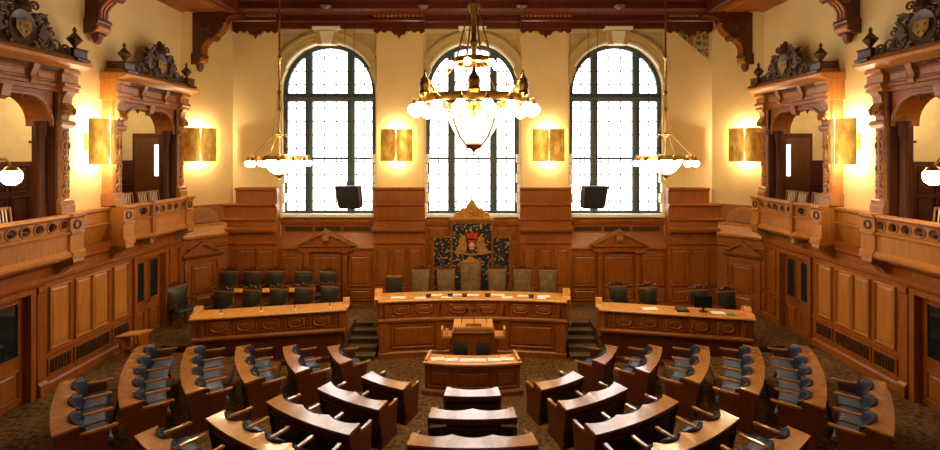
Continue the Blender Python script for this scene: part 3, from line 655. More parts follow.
            pr = obj('pierced_panel', mb, 'oak_light', p)
            obj('ring', M(Tb).ring((u, -.028, 4.105), rad, .022, 18, 'n', 6), 'oak_carved', pr, True)
    if k == 0:
        Tb = lambda u, n, z, T_=T: T_(y0 + .12 + u, NB + n, z)
        balustrade(Tb, y1 - y0 - .24, 8, False)
        fl_ = M(T).box(y0 + .1, y1 - .1, -.2, NB - .05, ZB - .04, 3.60); obj('balcony_floor', fl_, 'oak', b)
    else:
        ya, na, yb, nb2 = y0 + .14, .18, y0 + .92, NB
        L1 = math.hypot(yb - ya, nb2 - na); du, dn = (yb - ya) / L1, (nb2 - na) / L1
        Tb = lambda u, n, z, T_=T: T_(ya + du * u - dn * n, na + dn * u + du * n, z)
        balustrade(Tb, L1, 2, True)
        Tc = lambda u, n, z, T_=T: T_(yb + u, NB + n, z)
        balustrade(Tc, y1 - .12 - yb, 5, True)
        obj('corner_post', M(T).box(yb - .05, yb + .05, NB - .12, NB + .04, ZB - .05, 4.36), 'oak', b)
        obj('balcony_floor', M(lambda u, n, z, T_=T: T_(u, n, z)).ext([(y0 + .1, -.2), (y1 - .1, -.2), (y1 - .1, NB - .05), (yb, NB - .05), (ya, na - .05), (y0 + .1, na - .1)], ZB - .04, 3.60, 'z'), 'oak', b)
        sb = M(T).ext([(.2, 3.36), (.40, 3.20), (.50, 3.28), (.54, 3.42), (.2, 3.44)], yb - .09, yb + .09, 'u'); sb.sphere((yb, .46, 3.26), .08, 8)
        obj('scroll_bracket', sb, 'oak_carved', b, True)
    for y in (y0, y1):
        pd = obj('pedestal', M(T).ext([(.0, ZB - .06), (NB + .08, ZB - .06), (NB + .08, ZB + .08), (NB + .03, ZB + .12), (NB + .03, 3.88), (NB + .07, 3.90), (NB + .07, 3.96), (NB + .03, 3.98), (NB + .03, 4.22), (NB + .09, 4.28), (NB + .09, 4.34), (0, 4.34)], y - .17, y + .17, 'u'), 'oak_light', b)
        obj('rosette', M(T).ring((y, NB + .035, 4.10), .08, .024, 14, 'n'), 'crest_wood', pd, True)
        mb = M(T).ext([(.15, 3.40), (NB + .04, 3.40), (NB + .06, 3.34), (NB + .02, 3.26), (NB - .06, 3.24), (.34, 3.18), (.26, 3.08), (.15, 3.04)], y - .11, y + .11, 'u')
        obj('scroll_bracket', mb, 'oak_carved', pd)
        obj('scroll', M(T).lathe([(.01, 0), (.08, 0), (.08, .26), (.01, .26)], 0, 0, 0, 10).__class__(lambda u, n, z, T_=T, yy=y: T_(yy - .13 + z, NB - .01 + u, 3.32 + n)).lathe([(.01, 0), (.075, 0), (.075, .26), (.01, .26)], 0, 0, 0, 12), 'oak_carved', pd, True)
    return b
for T, s in ((TL, -1), (TR, 1)):
    for k in (0, 1): bay(T, s, k)

# ---------------------------------------------------------------- lamps
def point(loc, e, col, r_=.06, parent=None):
    l = bpy.data.lights.new('lamp_light', 'POINT'); l.energy = e; l.color = col; l.shadow_soft_size = r_
    o = bpy.data.objects.new('lamp_light', l); C.objects.link(o); o.location = loc
    if parent: o.parent = parent; p = WL[parent.name]; o.location = (loc[0] - p[0], loc[1] - p[1], loc[2] - p[2])
    return o
WARM = (1.0, .84, .60)
def sconce(T, u, label, group, off=.0, wd=.50, s=-1):
    label += ', ' + SIDE[s]
    t = thing('wall_sconce', label, 'wall lamp', T(u, .0, 5.36), 0, group)
    z0, z1 = 5.36, 6.42
    for sg in (-1, 1):
        K = 8; ins, outs = [], []
        for i in range(K + 1):
            q = .015 + (wd - .015) * i / K; nn = .30 + off - .34 * (q / wd) ** 2 * .5
            ins.append((u + sg * q, nn)); outs.append((u + sg * q, nn + .012))
        poly = ins + outs[::-1]
        obj('brass_shield', M(T).ext(poly, z0, z1, 'z'), 'sconce_brass', t, True)
    obj('glass_rod', M(T).tube([(u, .32 + off, z0 - .10), (u, .32 + off, z1 + .12)], .012, 6), 'stone_light', t)
    obj('back_plate', M(T).box(u - .10, u + .10, 0, .03, 5.7, 6.1), 'brass_dark', t)
    obj('arm', M(T).tube([(u, .02, 5.9), (u, .28 + off, 5.9)], .02, 6), 'brass_dark', t)
    for sg in (-1, 1):
        obj('bulb', M(T).lathe([(.015, 0), (.03, .02), (.03, .62), (.015, .64)], u + sg * .22, .12 + off * .5, 5.58, 8), 'sconce_bulb', t, True)
    for zz in (6.36, 5.42):
        point(T(u, .13 + off * .4, zz), 52 if zz > 6 else 38, WARM, .05, t)
    return t
sconce(TB, -2.5, 'brass sconce beside the middle window', 'brass sconces on the window piers', .0, .53, -1)
sconce(TB, 2.5, 'brass sconce beside the middle window', 'brass sconces on the window piers', .0, .53, 1)
for T, s in ((TCL, -1), (TCR, 1)): sconce(T, .47, 'brass sconce in the canted corner', 'brass sconces in the corners', s=s)
for T, s in ((TL, -1), (TR, 1)): sconce(T, 11.0, 'brass sconce between two gallery bays', 'brass sconces between the bays', .22, .42, s)

def chandelier(loc, big, label, group=None):
    cx, cy, cz = loc
    t = thing('chandelier', label, 'chandelier', loc, 0, group)
    T = lambda u, n, z: (cx + u, cy + n, cz + z)
    P = lambda r_, a, z: (r_ * math.cos(a), r_ * math.sin(a), z)
    top = 10.55 - cz
    if big:
        Rr, N, gr = 1.14, 16, .115
        obj('stem', M(T).lathe([(.05, .1), (.09, .2), (.05, .3), (.055, 1.2), (.10, 1.3), (.055, 1.4), (.05, 1.9), (.12, 2.0), (.14, 2.1), (.05, 2.2), (.045, top)], 0, 0, 0, 12), 'brass_dark', t, True)
        obj('main_ring', M(T).loft([[P(r_, 2 * math.pi * i / 48, z) for r_, z in ((Rr - .05, -.02), (Rr - .05, .12), (Rr + .01, .14), (Rr + .03, .06), (Rr + .02, -.03))] for i in range(49)], True, False), 'brass', t, True)
        obj('upper_ring', M(T).loft([[P(r_, 2 * math.pi * i / 32, z) for r_, z in ((.36, .84), (.36, .95), (.42, .97), (.44, .86))] for i in range(33)], True, False), 'brass', t, True)
        obj('inner_ring', M(T).loft([[P(r_, 2 * math.pi * i / 32, z) for r_, z in ((.52, -.33), (.52, -.24), (.59, -.22), (.60, -.34))] for i in range(33)], True, False), 'brass', t, True)
        bw = obj('glass_bowl', M(T).lathe([(.02, -.86), (.16, -.83), (.32, -.72), (.44, -.56), (.52, -.38), (.54, -.32)], 0, 0, 0, 24), 'bowl_glass', t, True)
        for i in range(4):
            a = R(45 + 90 * i)
            obj('strap', M(T).tube([P(.60, a, -.32), P(.545, a, -.46), P(.40, a, -.72), P(.20, a, -.90), P(.03, a, -.96)], .020, 6), 'brass_dark', t, True)
        obj('finial', M(T).lathe([(.005, -1.12), (.035, -1.06), (.02, -1.02), (.05, -.98), (.12, -.92), (.20, -.86), (.16, -.83)], 0, 0, 0, 12), 'brass_dark', t, True)
        for i in range(8):
            a = R(22.5 + 45 * i)
            obj('suspension_rod', M(T).tube([P(.40, a, .95), P(.10, a, 2.05)], .012, 5), 'brass_dark', t)
            obj('suspension_rod', M(T).tube([P(Rr, a, .12), P(.78, a, .5), P(.42, a, .88)], .014, 5), 'brass_dark', t)
        for i in range(8):
            a = R(45 * i)
            obj('brace', M(T).tube([P(Rr - .05, a, .04), P(.8, a, -.02), P(.6, a, -.24)], .018, 5), 'brass', t)
        for i in range(6):
            a = R(30 + 60 * i)
            cw = obj('lantern_crown', M(lambda u, n, z, a_=a: T(*P(Rr, a_, z)) if False else T(Rr * math.cos(a_) + u, Rr * math.sin(a_) + n, z)).lathe([(.10, .10), (.13, .16), (.11, .22), (.12, .34), (.10, .42), (.05, .48), (.02, .56), (.03, .59), (.005, .64)], 0, 0, 0, 8), 'brass_dark', t)
        spots = [(Rr + .14, 2 * math.pi * (i + .5) / N, -.14) for i in range(N)] + [(.86, 2 * math.pi * (i + .5) / 8, -.16) for i in range(8)] + [(.50, 2 * math.pi * (i + .25) / 6, .82) for i in range(6)]
    else:
        Rr, N, gr = .66, 13, .078
        obj('stem', M(T).lathe([(.03, 0), (.05, .1), (.02, .2), (.02, .55), (.07, .6), (.07, .66), (.02, .7), (.022, 1.2), (.06, 1.26), (.022, 1.32), (.022, 1.62), (.07, 1.7), (.022, 1.78), (.025, 2.55), (.06, 2.6), (.025, 2.66), (.022, top)], 0, 0, 0, 10), 'brass', t, True)
        obj('main_ring', M(T).loft([[P(r_, 2 * math.pi * i / 40, z) for r_, z in ((Rr - .03, .0), (Rr - .03, .09), (Rr + .01, .10), (Rr + .02, 0))] for i in range(41)], True, False), 'brass', t, True)
        obj('upper_ring', M(T).ring((0, 0, .64), .16, .018, 16), 'brass', t, True)
        obj('glass_bowl', M(T).lathe([(.02, -.40), (.14, -.37), (.28, -.27), (.39, -.12), (.44, .02)], 0, 0, 0, 24), 'bowl_glass', t, True)
        obj('finial', M(T).lathe([(.005, -.56), (.025, -.52), (.015, -.49), (.05, -.45), (.12, -.40), (.10, -.37)], 0, 0, 0, 10), 'brass_dark', t, True)
        for i in range(4):
            a = R(45 + 90 * i)
            obj('suspension_rod', M(T).tube([P(Rr, a, .08), P(.16, a, .62)], .011, 5), 'brass_dark', t)
            obj('suspension_rod', M(T).tube([P(.16, a, .66), P(.03, a, 1.66)], .008, 5), 'brass_dark', t)
            obj('strap', M(T).tube([P(.46, a, .0), P(.38, a, -.16), P(.26, a, -.31), P(.08, a, -.43)], .013, 5), 'brass_dark', t)
            obj('brace', M(T).tube([P(.03, a, .06), P(Rr, a, .04)], .016, 5), 'brass', t)
        spots = [(Rr + .06, 2 * math.pi * (i + .5) / N, -.10) for i in range(N)]
    gm = mesh('globe', M().sphere((0, 0, 0), gr, 12, 1.05), 'globe_glass', True)
    cm = mesh('globe_holder', M().lathe([(.05, gr * .75), (.055, gr + .01), (.03, gr + .05), (.012, gr + .09)], 0, 0, 0, 8), 'brass', True)
    for i, (r_, a, z) in enumerate(spots):
        g = part('globe', gm, t, P(r_, a, z)); part('globe_holder', cm, g)
        if z > .5: g.scale = (.68, .68, .68)
        if z < .5: obj('lamp_arm', M(T).tube([P(Rr if r_ > Rr else r_ , a, .06), P(r_, a, .12), P(r_, a, z + gr + .07)], .014, 5), 'brass', t)
    return t
chandelier((.03, 10.0, 6.66), True, 'large tiered brass chandelier with glowing globes and bowl hanging before the middle window')
for s in (-1, 1): chandelier((s * 4.93, 12.0, 5.46), False, 'small ring shaped brass chandelier, ' + SIDE[s], 'small ring chandeliers')
for T, s in ((TL, -1), (TR, 1)):
    u, n, z = 8.42, .74, 5.20
    t = thing('globe_lamp', 'glowing globe on a curved brass bracket, ' + SIDE[s], 'wall lamp', T(u, n, z - .2), 0, 'globe bracket lamps')
    obj('bracket_arm', M(T).tube([(7.60, .42, 5.25), (7.8, .60, 5.42), (8.1, .70, 5.52), (8.32, .74, 5.50), (u, n, 5.36)], .025, 6), 'brass', t, True)
    obj('wall_plate', M(T).box(7.52, 7.66, .38, .44, 5.1, 5.4), 'brass', t)
    obj('shade_holder', M(T).lathe([(.03, .20), (.10, .15), (.13, .10), (.11, .08)], u, n, z, 12), 'brass', t, True)
    obj('globe', M(T).sphere((u, n, z), .155, 16, 1.05), 'globe_glass', t, True)
    for yl in (8.6, 12.9):  # added unseen globes that brighten the gallery interior
      l = thing('gallery_fill_lamp', 'added unseen fill globe inside the gallery, ' + SIDE[s], 'added fill lamp', T(yl, -1.6, 7.0), 0, 'added gallery fill globes')
      obj('globe', M(T).sphere((yl, -1.6, 7.08), .18, 14), 'globe_glass', l, True)
      obj('rose', M(T).lathe([(.10, 0), (.08, .06), (.05, .10)], yl, -1.6, 7.25, 12), 'brass', l, True)

# hanging loudspeakers
for s, x in ((-1, 350), (1, 593.5)):
    y = 14.0; X = (x - CX) * y / F; zt, zb = 4.66, 3.98
    sp = thing('hanging_speaker', 'black loudspeaker hung on cables, ' + SIDE[s], 'loudspeaker', (X, y, zb), 0, 'hanging loudspeakers')
    tl = s * -.05
    TS = lambda u, n, z, X_=X, q=tl: (X_ + u + q * (z - 4.3) * -1.2, y + n - (z - 4.3) * .25, z)
    c = .03
    obj('cabinet', M(TS).loft([[(-.29, -.2, zb), (.27, -.2, zb), (.27, .2, zb), (-.29, .2, zb)], [(-.32, -.24, zb + .08), (.31, -.24, zb + .08), (.31, .22, zb + .08), (-.32, .22, zb + .08)], [(-.34, -.24, zt), (.33, -.24, zt), (.33, .22, zt), (-.34, .22, zt)]]), 'black_metal', sp)
    obj('speaker_grille', M(TS).box(-.27, .26, -.255, -.242, zb + .14, zt - .06), 'black_metal', sp)
    obj('yoke', M().tube([(X - .26, y, 5.95), (X - .26, y, 4.78), (X + .20, y, 4.78), (X + .20, y, 5.95), (X - .26, y, 5.95)], .018, 5), 'black_metal', sp)
    for q in (-.10, .06): obj('hook', M().tube([(X + q, y, 4.64), (X + q + .03, y, 4.80)], .022, 5), 'black_metal', sp)
    for q in (-.28, .22): obj('cable', M().tube([(X + q * .55, y, 5.95), (X + q * .55, y, 10.9)], .007, 4), 'black_metal', sp)

# ---------------------------------------------------------------- coat of arms panel
tp = thing('arms_panel', 'black and gold tapestry panel with a painted coat of arms under a gold pediment', 'wall panel', (0, YB - .1, 1.6))
for a, b_, z1 in ((-1.28, -.70, 2.86), (-.68, .64, 3.34), (.66, 1.22, 2.86)):
    f = obj('tapestry', M(TB).box(a, b_, .13, .17 if z1 < 3 else .20, ZP + .5, z1), 'tapestry', tp)
    nn = .17 if z1 < 3 else .20
    obj('tapestry_frame', M(TB).ext([(a - .04, ZP + .5), (a - .04, z1 + .05), (b_ + .04, z1 + .05), (b_ + .04, ZP + .5), (b_ - .02, ZP + .5), (b_ - .02, z1 - .01), (a + .02, z1 - .01), (a + .02, ZP + .5)], .12, nn + .03, 'n'), 'oak', f)
obj('gold_cornice', M(TB).ext([(.12, 3.38), (.26, 3.38), (.32, 3.46), (.32, 3.52), (.12, 3.52)], -.74, .70, 'u'), 'gold_leaf', tp)
pts = [(-.62, 3.52), (-.58, 3.66), (-.44, 3.70), (-.38, 3.80), (-.22, 3.84), (-.14, 3.98), (-.02, 4.12), (.10, 3.98), (.18, 3.84), (.34, 3.80), (.40, 3.70), (.54, 3.66), (.58, 3.52)]
pdm = obj('gold_pediment', M(TB).ext(pts, .14, .24, 'n'), 'gold_leaf', tp)
mb = M(TB)
for sg in (-1, 1): mb.spiral((-.02 + sg * .30, .25, 3.64), .09, .02, 1.4, .024, R(90), sg)
mb.sphere((-.02, .25, 3.72), .09, 10); obj('carving', mb, 'gold_leaf', pdm, True)
obj('spike', M(TB).lathe([(.04, 0), (.02, .06), (.035, .10), (.004, .22)], -.02, .19, 4.08, 8), 'crest_wood', pdm)
for sg in (-1, 1):
    for q in (0, 1): obj('spear', M(TB).tube([(-.02 + sg * (.26 + .14 * q), .19, 3.80 - .10 * q), (-.02 + sg * (.54 + .10 * q), .19, 4.06 - .12 * q)], .022, 5), 'black_metal', pdm)
em = obj('shield', M(TB).ext([(-.14, 2.78), (.10, 2.78), (.11, 2.56), (-.02, 2.40), (-.15, 2.56)], .20, .26, 'n'), 'red_enamel', tp)
mb = M(TB)
for a, b_, z1 in ((-.10, -.06, 2.66), (-.045, .005, 2.72), (.02, .06, 2.66)): mb.box(a, b_, .26, .27, 2.52, z1)
mb.box(-.10, .06, .26, .27, 2.50, 2.60); obj('castle', mb, 'stone_light', em)
for sg in (-1, 1):
    mb = M(TB).ext([(-.02 + sg * .18, 2.40), (-.02 + sg * .16, 2.60), (-.02 + sg * .20, 2.86), (-.02 + sg * .30, 2.96), (-.02 + sg * .36, 2.86), (-.02 + sg * .42, 2.88), (-.02 + sg * .38, 2.70), (-.02 + sg * .50, 2.50), (-.02 + sg * .58, 2.36), (-.02 + sg * .40, 2.40), (-.02 + sg * .30, 2.34)], .20, .26, 'n'); obj('supporter', mb, 'gold_leaf', em)
obj('scroll_base', M(TB).ext([(-.56, 2.34), (-.02, 2.28), (.52, 2.34), (.52, 2.40), (-.02, 2.34), (-.56, 2.40)], .20, .25, 'n'), 'gold_leaf', em)
mb = M(TB).ext([(-.18, 2.84), (.14, 2.84), (.18, 3.04), (.06, 2.98), (-.02, 3.10), (-.10, 2.98), (-.22, 3.04)], .20, .26, 'n'); obj('crown', mb, 'red_enamel', em)

# painted foliage on the pier beside the outer window
mu = obj('mural', M(TB).ext([(6.66, 9.70), (7.84, 9.70), (7.84, 8.72)], 0, .012, 'n'), 'mural_paint')
tag(mu, 'triangular painted foliage mural high on the plaster pier under the cornice', 'mural')

# ---------------------------------------------------------------- benches
def pol(r_, a, rm): return (r_ * math.sin(a), rm - r_ * math.cos(a))
def make_bench(row, half, k, label, group, folded=False):
    Ro = ROWS[row - 1]; Ri = Ro - .32; Rm = Ro - .16; h = R(half)
    t = thing('curved_bench', label, 'bench', (0, 0, 0), 0, group)
    def arcband(r0, r1, z0, z1, a0=-h, a1=h, n=16):
        mb = M(); ring = lambda a: [(*pol(r0, a, Rm), z0), (*pol(r1, a, Rm), z0), (*pol(r1, a, Rm), z1), (*pol(r0, a, Rm), z1)]
        return mb.loft([ring(a0 + (a1 - a0) * i / n) for i in range(n + 1)])
    # desk top with scalloped inner edge
    mb = M(); n = k * 8; dep = .10 if folded else .13
    def ri(a):
        x = ((a + h) / (2 * h) * k) % 1.0; return Ri + dep * (1 - (2 * x - 1) ** 2) * .9
    rings = []
    for i in range(n + 1):
        a = -h + 2 * h * i / n; q = ri(a - (1e-6 if i == n else 0)); e = h * 1.0
        aa = a * (1 + .012)
        rings.append([(*pol(q, aa, Rm), .780), (*pol(Ro, aa, Rm), .761), (*pol(Ro, aa, Rm), .790), (*pol(q, aa, Rm), .808)])
    mb.loft(rings); part('desk_top', mesh('desk_top', mb, 'desk_top'), t)
    part('apron', mesh('apron', arcband(Ro - .07, Ro - .045, .66, .758), 'bench_side'), t)
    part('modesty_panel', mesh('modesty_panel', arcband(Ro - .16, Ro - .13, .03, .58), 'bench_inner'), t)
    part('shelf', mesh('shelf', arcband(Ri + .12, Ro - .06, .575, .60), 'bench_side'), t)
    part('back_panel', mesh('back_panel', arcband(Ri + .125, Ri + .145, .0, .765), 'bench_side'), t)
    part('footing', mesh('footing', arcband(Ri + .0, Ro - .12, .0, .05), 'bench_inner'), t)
    prof = [(Ro - .015, .756), (Ro - .05, .5), (Ro - .10, .25), (Ro - .125, .10), (Ro - .10, .08), (Ro - .10, 0), (Ri - .34, 0), (Ri - .34, .08), (Ri - .31, .10), (Ri - .33, .3), (Ri - .37, .60), (Ri - .365, .632), (Ri + .0, .64), (Ri + .0, .785)]
    for sg in (-1, 1):
        mb = M(); K = len(prof)
        e = lambda r_, z, tt: (lambda p: (p[0] + tt * math.cos(sg * h), p[1] + tt * math.sin(sg * h), z))(pol(r_, sg * h, Rm))
        mb.add([e(r_, z, -.022) for r_, z in prof] + [e(r_, z, .022) for r_, z in prof], [tuple(range(K)), tuple(range(2 * K - 1, K - 1, -1))] + [(i, (i + 1) % K, K + (i + 1) % K, K + i) for i in range(K)])
        part('end_panel', mesh('end_panel', mb, 'bench_side'), t)
    AL = .30 if folded == 2 else .8 if folded else 1.0
    for j in range(k + 1):
        a = -h + 2 * h * j / k; mb = M(); ca, sa = math.cos(a), math.sin(a)
        rings = []
        for r_, wd, z0, z1 in ((Ri + .02, .016, .665, .695), (Ri - .10 * AL, .022, .640, .675), (Ri - .34 * AL, .027, .632, .668), (Ri - .44 * AL, .029, .636, .676), (Ri - .47 * AL, .020, .645, .668)):
            p = pol(r_, a, Rm); rings.append([(p[0] - wd * ca, p[1] - wd * sa, z0), (p[0] + wd * ca, p[1] + wd * sa, z0), (p[0] + wd * ca, p[1] + wd * sa, z1), (p[0] - wd * ca, p[1] - wd * sa, z1)])
        mb.loft(rings); part('armrest', mesh('armrest', mb, 'desk_top'), t)
        if 0 < j < k:
            mb = M(); rings = []
            for r_, z0, z1 in ((Ri + .02, .40, .645), (Ri - .05, .46, .64), (Ri - .10, .60, .64)):
                p = pol(r_, a, Rm); rings.append([(p[0] - .015 * ca, p[1] - .015 * sa, z0), (p[0] + .015 * ca, p[1] + .015 * sa, z0), (p[0] + .015 * ca, p[1] + .015 * sa, z1), (p[0] - .015 * ca, p[1] - .015 * sa, z1)])
            mb.loft(rings); part('arm_support', mesh('arm_support', mb, 'bench_side'), t)
    sw = 2 * h / k
    sw_m = min(sw * Ri, .66); m_ = (sw - sw_m / Ri) / 2
    for j in range(k):
        a0 = -h + sw * j + m_ + .022 / Ri; a1 = -h + sw * (j + 1) - m_ - .022 / Ri
        # seat cushion, slightly domed
        mb = M(); N = 8; rows_ = []
        for i in range(N + 1):
            q = i / N; r_ = Ri - .02 - .40 * q
            e = 1 - abs(2 * q - 1) ** 5
            rows_.append([(*pol(r_, a0 + (a1 - a0) * p / 6, Rm), .425 + .012 * q + (.05 + .012 * math.sin(math.pi * p / 6)) * e) for p in range(7)])
        if folded:
            rows_ = [[(*pol(Ri - .09 - (.05 + .012 * math.sin(math.pi * p / 6)) * (1 - abs(2 * i / N - 1) ** 5), a0 + (a1 - a0) * p / 6, Rm), .30 + .38 * i / N) for p in range(7)] for i in range(N + 1)]
            loops = [r_ + [(*pol(Ri - .06, a0 + (a1 - a0) * p / 6, Rm), r_[0][2]) for p in range(6, -1, -1)] for r_ in rows_]
        under = [[(x, y, .40) for x, y, z in r_] for r_ in rows_]
        if not folded: loops = [r_ + u_[::-1] for r_, u_ in zip(rows_, under)]
        mb.loft(loops); st = part('seat', mesh('seat', mb, 'blue_leather_sheen', True), t)
        mb = M(); loops = []
        for i in range(11):
            q = i / 10; a = a0 + (a1 - a0) * q; x = 2 * q - 1
            rb = Ri + (.07 if folded else .10) * (1 - x * x); zt = (.79 if folded else .855) - .05 * x ** 4 - .02 * x * x
            loops.append([(*pol(rb - .075, a, Rm), .46), (*pol(rb - .095, a, Rm), .60), (*pol(rb - .07, a, Rm), .76), (*pol(rb - .03, a, Rm), zt - .02), (*pol(rb - .005, a, Rm), zt), (*pol(rb + .02, a, Rm), zt - .015), (*pol(rb + .022, a, Rm), .78), (*pol(rb - .015, a, Rm), .60), (*pol(rb - .03, a, Rm), .46)])
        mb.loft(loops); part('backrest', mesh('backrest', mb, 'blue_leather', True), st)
    return t
ORD = ['first', 'second', 'third', 'fourth', 'fifth', 'sixth']
NUM = ['one', 'two', 'three', 'four', 'five', 'three']
HALF = [8.2, 9.1, 9.8, 10.0, 10.6, 6.8]
BL = [('in the middle block', [0]), ('in the diagonal block', [-29.5, 29.5]), ('in the block beside the wall', [-58.9, 58.9])]
papers_at = []
for row in range(1, 7):
    protos = {}
    for bi, (where, angs) in enumerate(BL):
        if bi == 0 and row > 3 or bi == 1 and row > 5: continue
        for a in angs:
            if row == 6: a = math.copysign(51.3, a)
            lab = 'curved oak bench for %s, %s row from the lectern, %s' % (NUM[row - 1], ORD[row - 1], where)
            if bi: lab = 'curved bench for %s, %s row of the %s block, nearer the desk with %s' % (NUM[row - 1], ORD[row - 1], ('', 'diagonal', 'outer')[bi], 'microphones' if a < 0 else 'the monitor')
            grp = 'curved benches %s, %s row' % (where, ORD[row - 1])
            fd = 2 if bi == 0 else 1 if bi == 1 and row < 4 else 0
            if fd not in protos: b = protos[fd] = make_bench(row, HALF[row - 1], min(row, 5) if row < 6 else 3, lab, grp, fd)
            else: b = copy_tree(protos[fd]); tag(b, lab, None, grp)
            Rm = ROWS[row - 1] - .16; b.location = (Rm * math.sin(R(a)), YC - Rm * math.cos(R(a)), RISE * (row - 1) + .001); b.rotation_euler = (0, 0, R(a))
# papers lying on the bench shelves
for x, y, z, rz, lab in ((-.62, 8.425, .732, 8, 'stack of loose papers on the shelf under the middle two-seat bench top, where the desk is open'), (.66, 8.43, .732, -6, 'stack of loose papers on the shelf under the middle two-seat bench top, where the desk is open')):
    pp = thing('paper_stack', 'white papers on the shelf of the two-seat middle bench, ' + ('nearer the desk with microphones' if x < 0 else 'nearer the monitor'), 'papers', (x, y, z), R(rz), 'paper stacks on the middle bench shelf')
    part('sheets', mesh('sheets', M().box(-.15, .15, -.05, .05, 0, .025), 'paper'), pp)
    part('top_sheet', mesh('top_sheet', M().box(-.15, .13, -.048, .052, .0255, .028), 'paper'), pp, (0, 0, 0), R(5))

# ---------------------------------------------------------------- government desks
def straight_desk(s, label):
    A = (s * 7.14, 11.96); B = (s * 3.46, 12.70)
    L = math.hypot(B[0] - A[0], B[1] - A[1]); ux, uy = (B[0] - A[0]) / L, (B[1] - A[1]) / L
    nx, ny = (uy, -ux) if s < 0 else (-uy, ux)
    if ny > 0: nx, ny = -nx, -ny
    T = lambda u, n, z: (A[0] + ux * u + nx * n, A[1] + uy * u + ny * n, z)
    t = thing('long_desk', label, 'desk', T(L / 2, -.2, 0.001))
    obj('lower_panel', M(T).box(.06, L - .06, -.12, -.07, .002, .80), 'bench_side', t)
    up = obj('front_panel', M(T).box(.0, L, -.10, -.045, .80, 1.36), 'oak', t)
    obj('moulding', M(T).ext([(-.08, .78), (-.01, .78), (.02, .82), (.02, .86), (-.03, .90), (-.08, .90)], 0, L, 'u'), 'oak', t)
    obj('plinth', M(T).ext([(-.15, .002), (-.03, .002), (-.03, .12), (-.06, .16), (-.15, .16)], 0, L, 'u'), 'bench_side', t)
    k = 5; wd = (L - .6) / k
    for i in range(k):
        a = .3 + i * wd
        panel(T, a + .03, a + wd - .03, .94, 1.33, -.046, up, 'oak', .014, 'square_panel')
        oct_panel(T, a + .12, a + wd - .12, 1.0, 1.27, -.020, up)
    for u0 in (.03, L - .27):
        st = obj('carved_stile', M(T).box(u0, u0 + .24, -.05, -.015, .90, 1.36), 'oak', up)
        mb = M(T)
        for j in range(5): mb.sphere((u0 + .12, -.012, .97 + j * .085), .042, 8)
        obj('bead_carving', mb, 'bench_side', st, True)
    top = obj('desk_top', M(T).ext([(-.62, 1.38), (-.62, 1.42), (.03, 1.42), (.06, 1.40), (.06, 1.375), (.02, 1.355), (-.62, 1.355)], -.05, L + .05, 'u'), 'honey_edge', t)
    for u0 in (-.02, L + .02):
        e = obj('end_panel', M(T).box(u0 - .03, u0 + .03, -.62, -.06, ZP + .002 if u0 < 0 or True else 0, 1.355), 'oak', t)
        obj('scroll_end', M(T).ext([(-.64, 1.42), (-.64, 1.50), (-.58, 1.56), (-.46, 1.56), (-.40, 1.50), (-.36, 1.44), (-.1, 1.42)], u0 - .09, u0 + .09, 'u'), 'honey_edge', t)
    return T, L
TG1, LG1 = straight_desk(-1, 'long carved oak desk in front of the two rows of dark leather chairs')
TG2, LG2 = straight_desk(1, 'long carved oak desk carrying a black monitor and papers')

# presiding desk: shallow concave curve
RPD = 14.0
def TPD(u, n, z):                              # u along arc in metres
    a = u / RPD; cy = 13.05 - RPD             # centre towards the audience
    r_ = RPD - n
    return (r_ * math.sin(a), cy + r_ * math.cos(a), z)
HL = 2.58
def seg(prof, name, mat, parent, a=-HL, b_=HL, n=18):
    mb = M(TPD); mb.loft([[(a + (b_ - a) * i / n, p[0], p[1]) for p in prof] for i in range(n + 1)]); return obj(name, mb, mat, parent)
pd_ = thing('presiding_desk', 'wide curved carved oak presiding desk with paper covered top', 'desk', (0, 13.0, 0.001))
seg([(-.12, .002), (.03, .002), (.03, .14), (.0, .17), (-.12, .17)], 'plinth', 'oak', pd_)
lo = seg([(-.12, .17), (-.03, .17), (-.03, 1.0), (-.12, 1.0)], 'lower_front', 'oak', pd_)
seg([(-.10, .96), (.0, .96), (.04, 1.0), (.04, 1.05), (-.01, 1.09), (-.10, 1.09)], 'moulding', 'oak', pd_)
up = seg([(-.10, 1.09), (-.02, 1.09), (-.02, 1.52), (-.10, 1.52)], 'upper_front', 'oak', pd_)
seg([(-.72, 1.525), (.02, 1.525), (.06, 1.545), (.06, 1.575), (.02, 1.59), (-.72, 1.59)], 'desk_top', 'honey_edge', pd_)
for j, u in enumerate((-2.42, -.88, .88, 2.42)):
    pl = obj('pilaster', M(TPD).box(u - .13, u + .13, -.05, .02, .17, .96), 'oak', pd_)
    ps = obj('carved_stile', M(TPD).box(u - .10, u + .10, -.05, .01, 1.10, 1.52), 'oak', up)
    mb = M(TPD)
    for q in range(4): mb.sphere((u, .012, 1.17 + q * .09), .042, 8)
    obj('bead_carving', mb, 'bench_side', ps, True)
for a, b_ in ((-2.24, -1.04), (-.70, .70), (1.04, 2.24)):
    panel(TPD, a, b_, .26, .90, -.03, lo, 'oak', .016)
    m_ = (a + b_) / 2
    for c0, c1 in ((a, m_ - .03), (m_ + .03, b_)):
        panel(TPD, c0, c1, 1.12, 1.50, -.021, up, 'oak', .012, 'square_panel')
        oct_panel(TPD, c0 + .07, c1 - .07, 1.19, 1.44, .005, up)
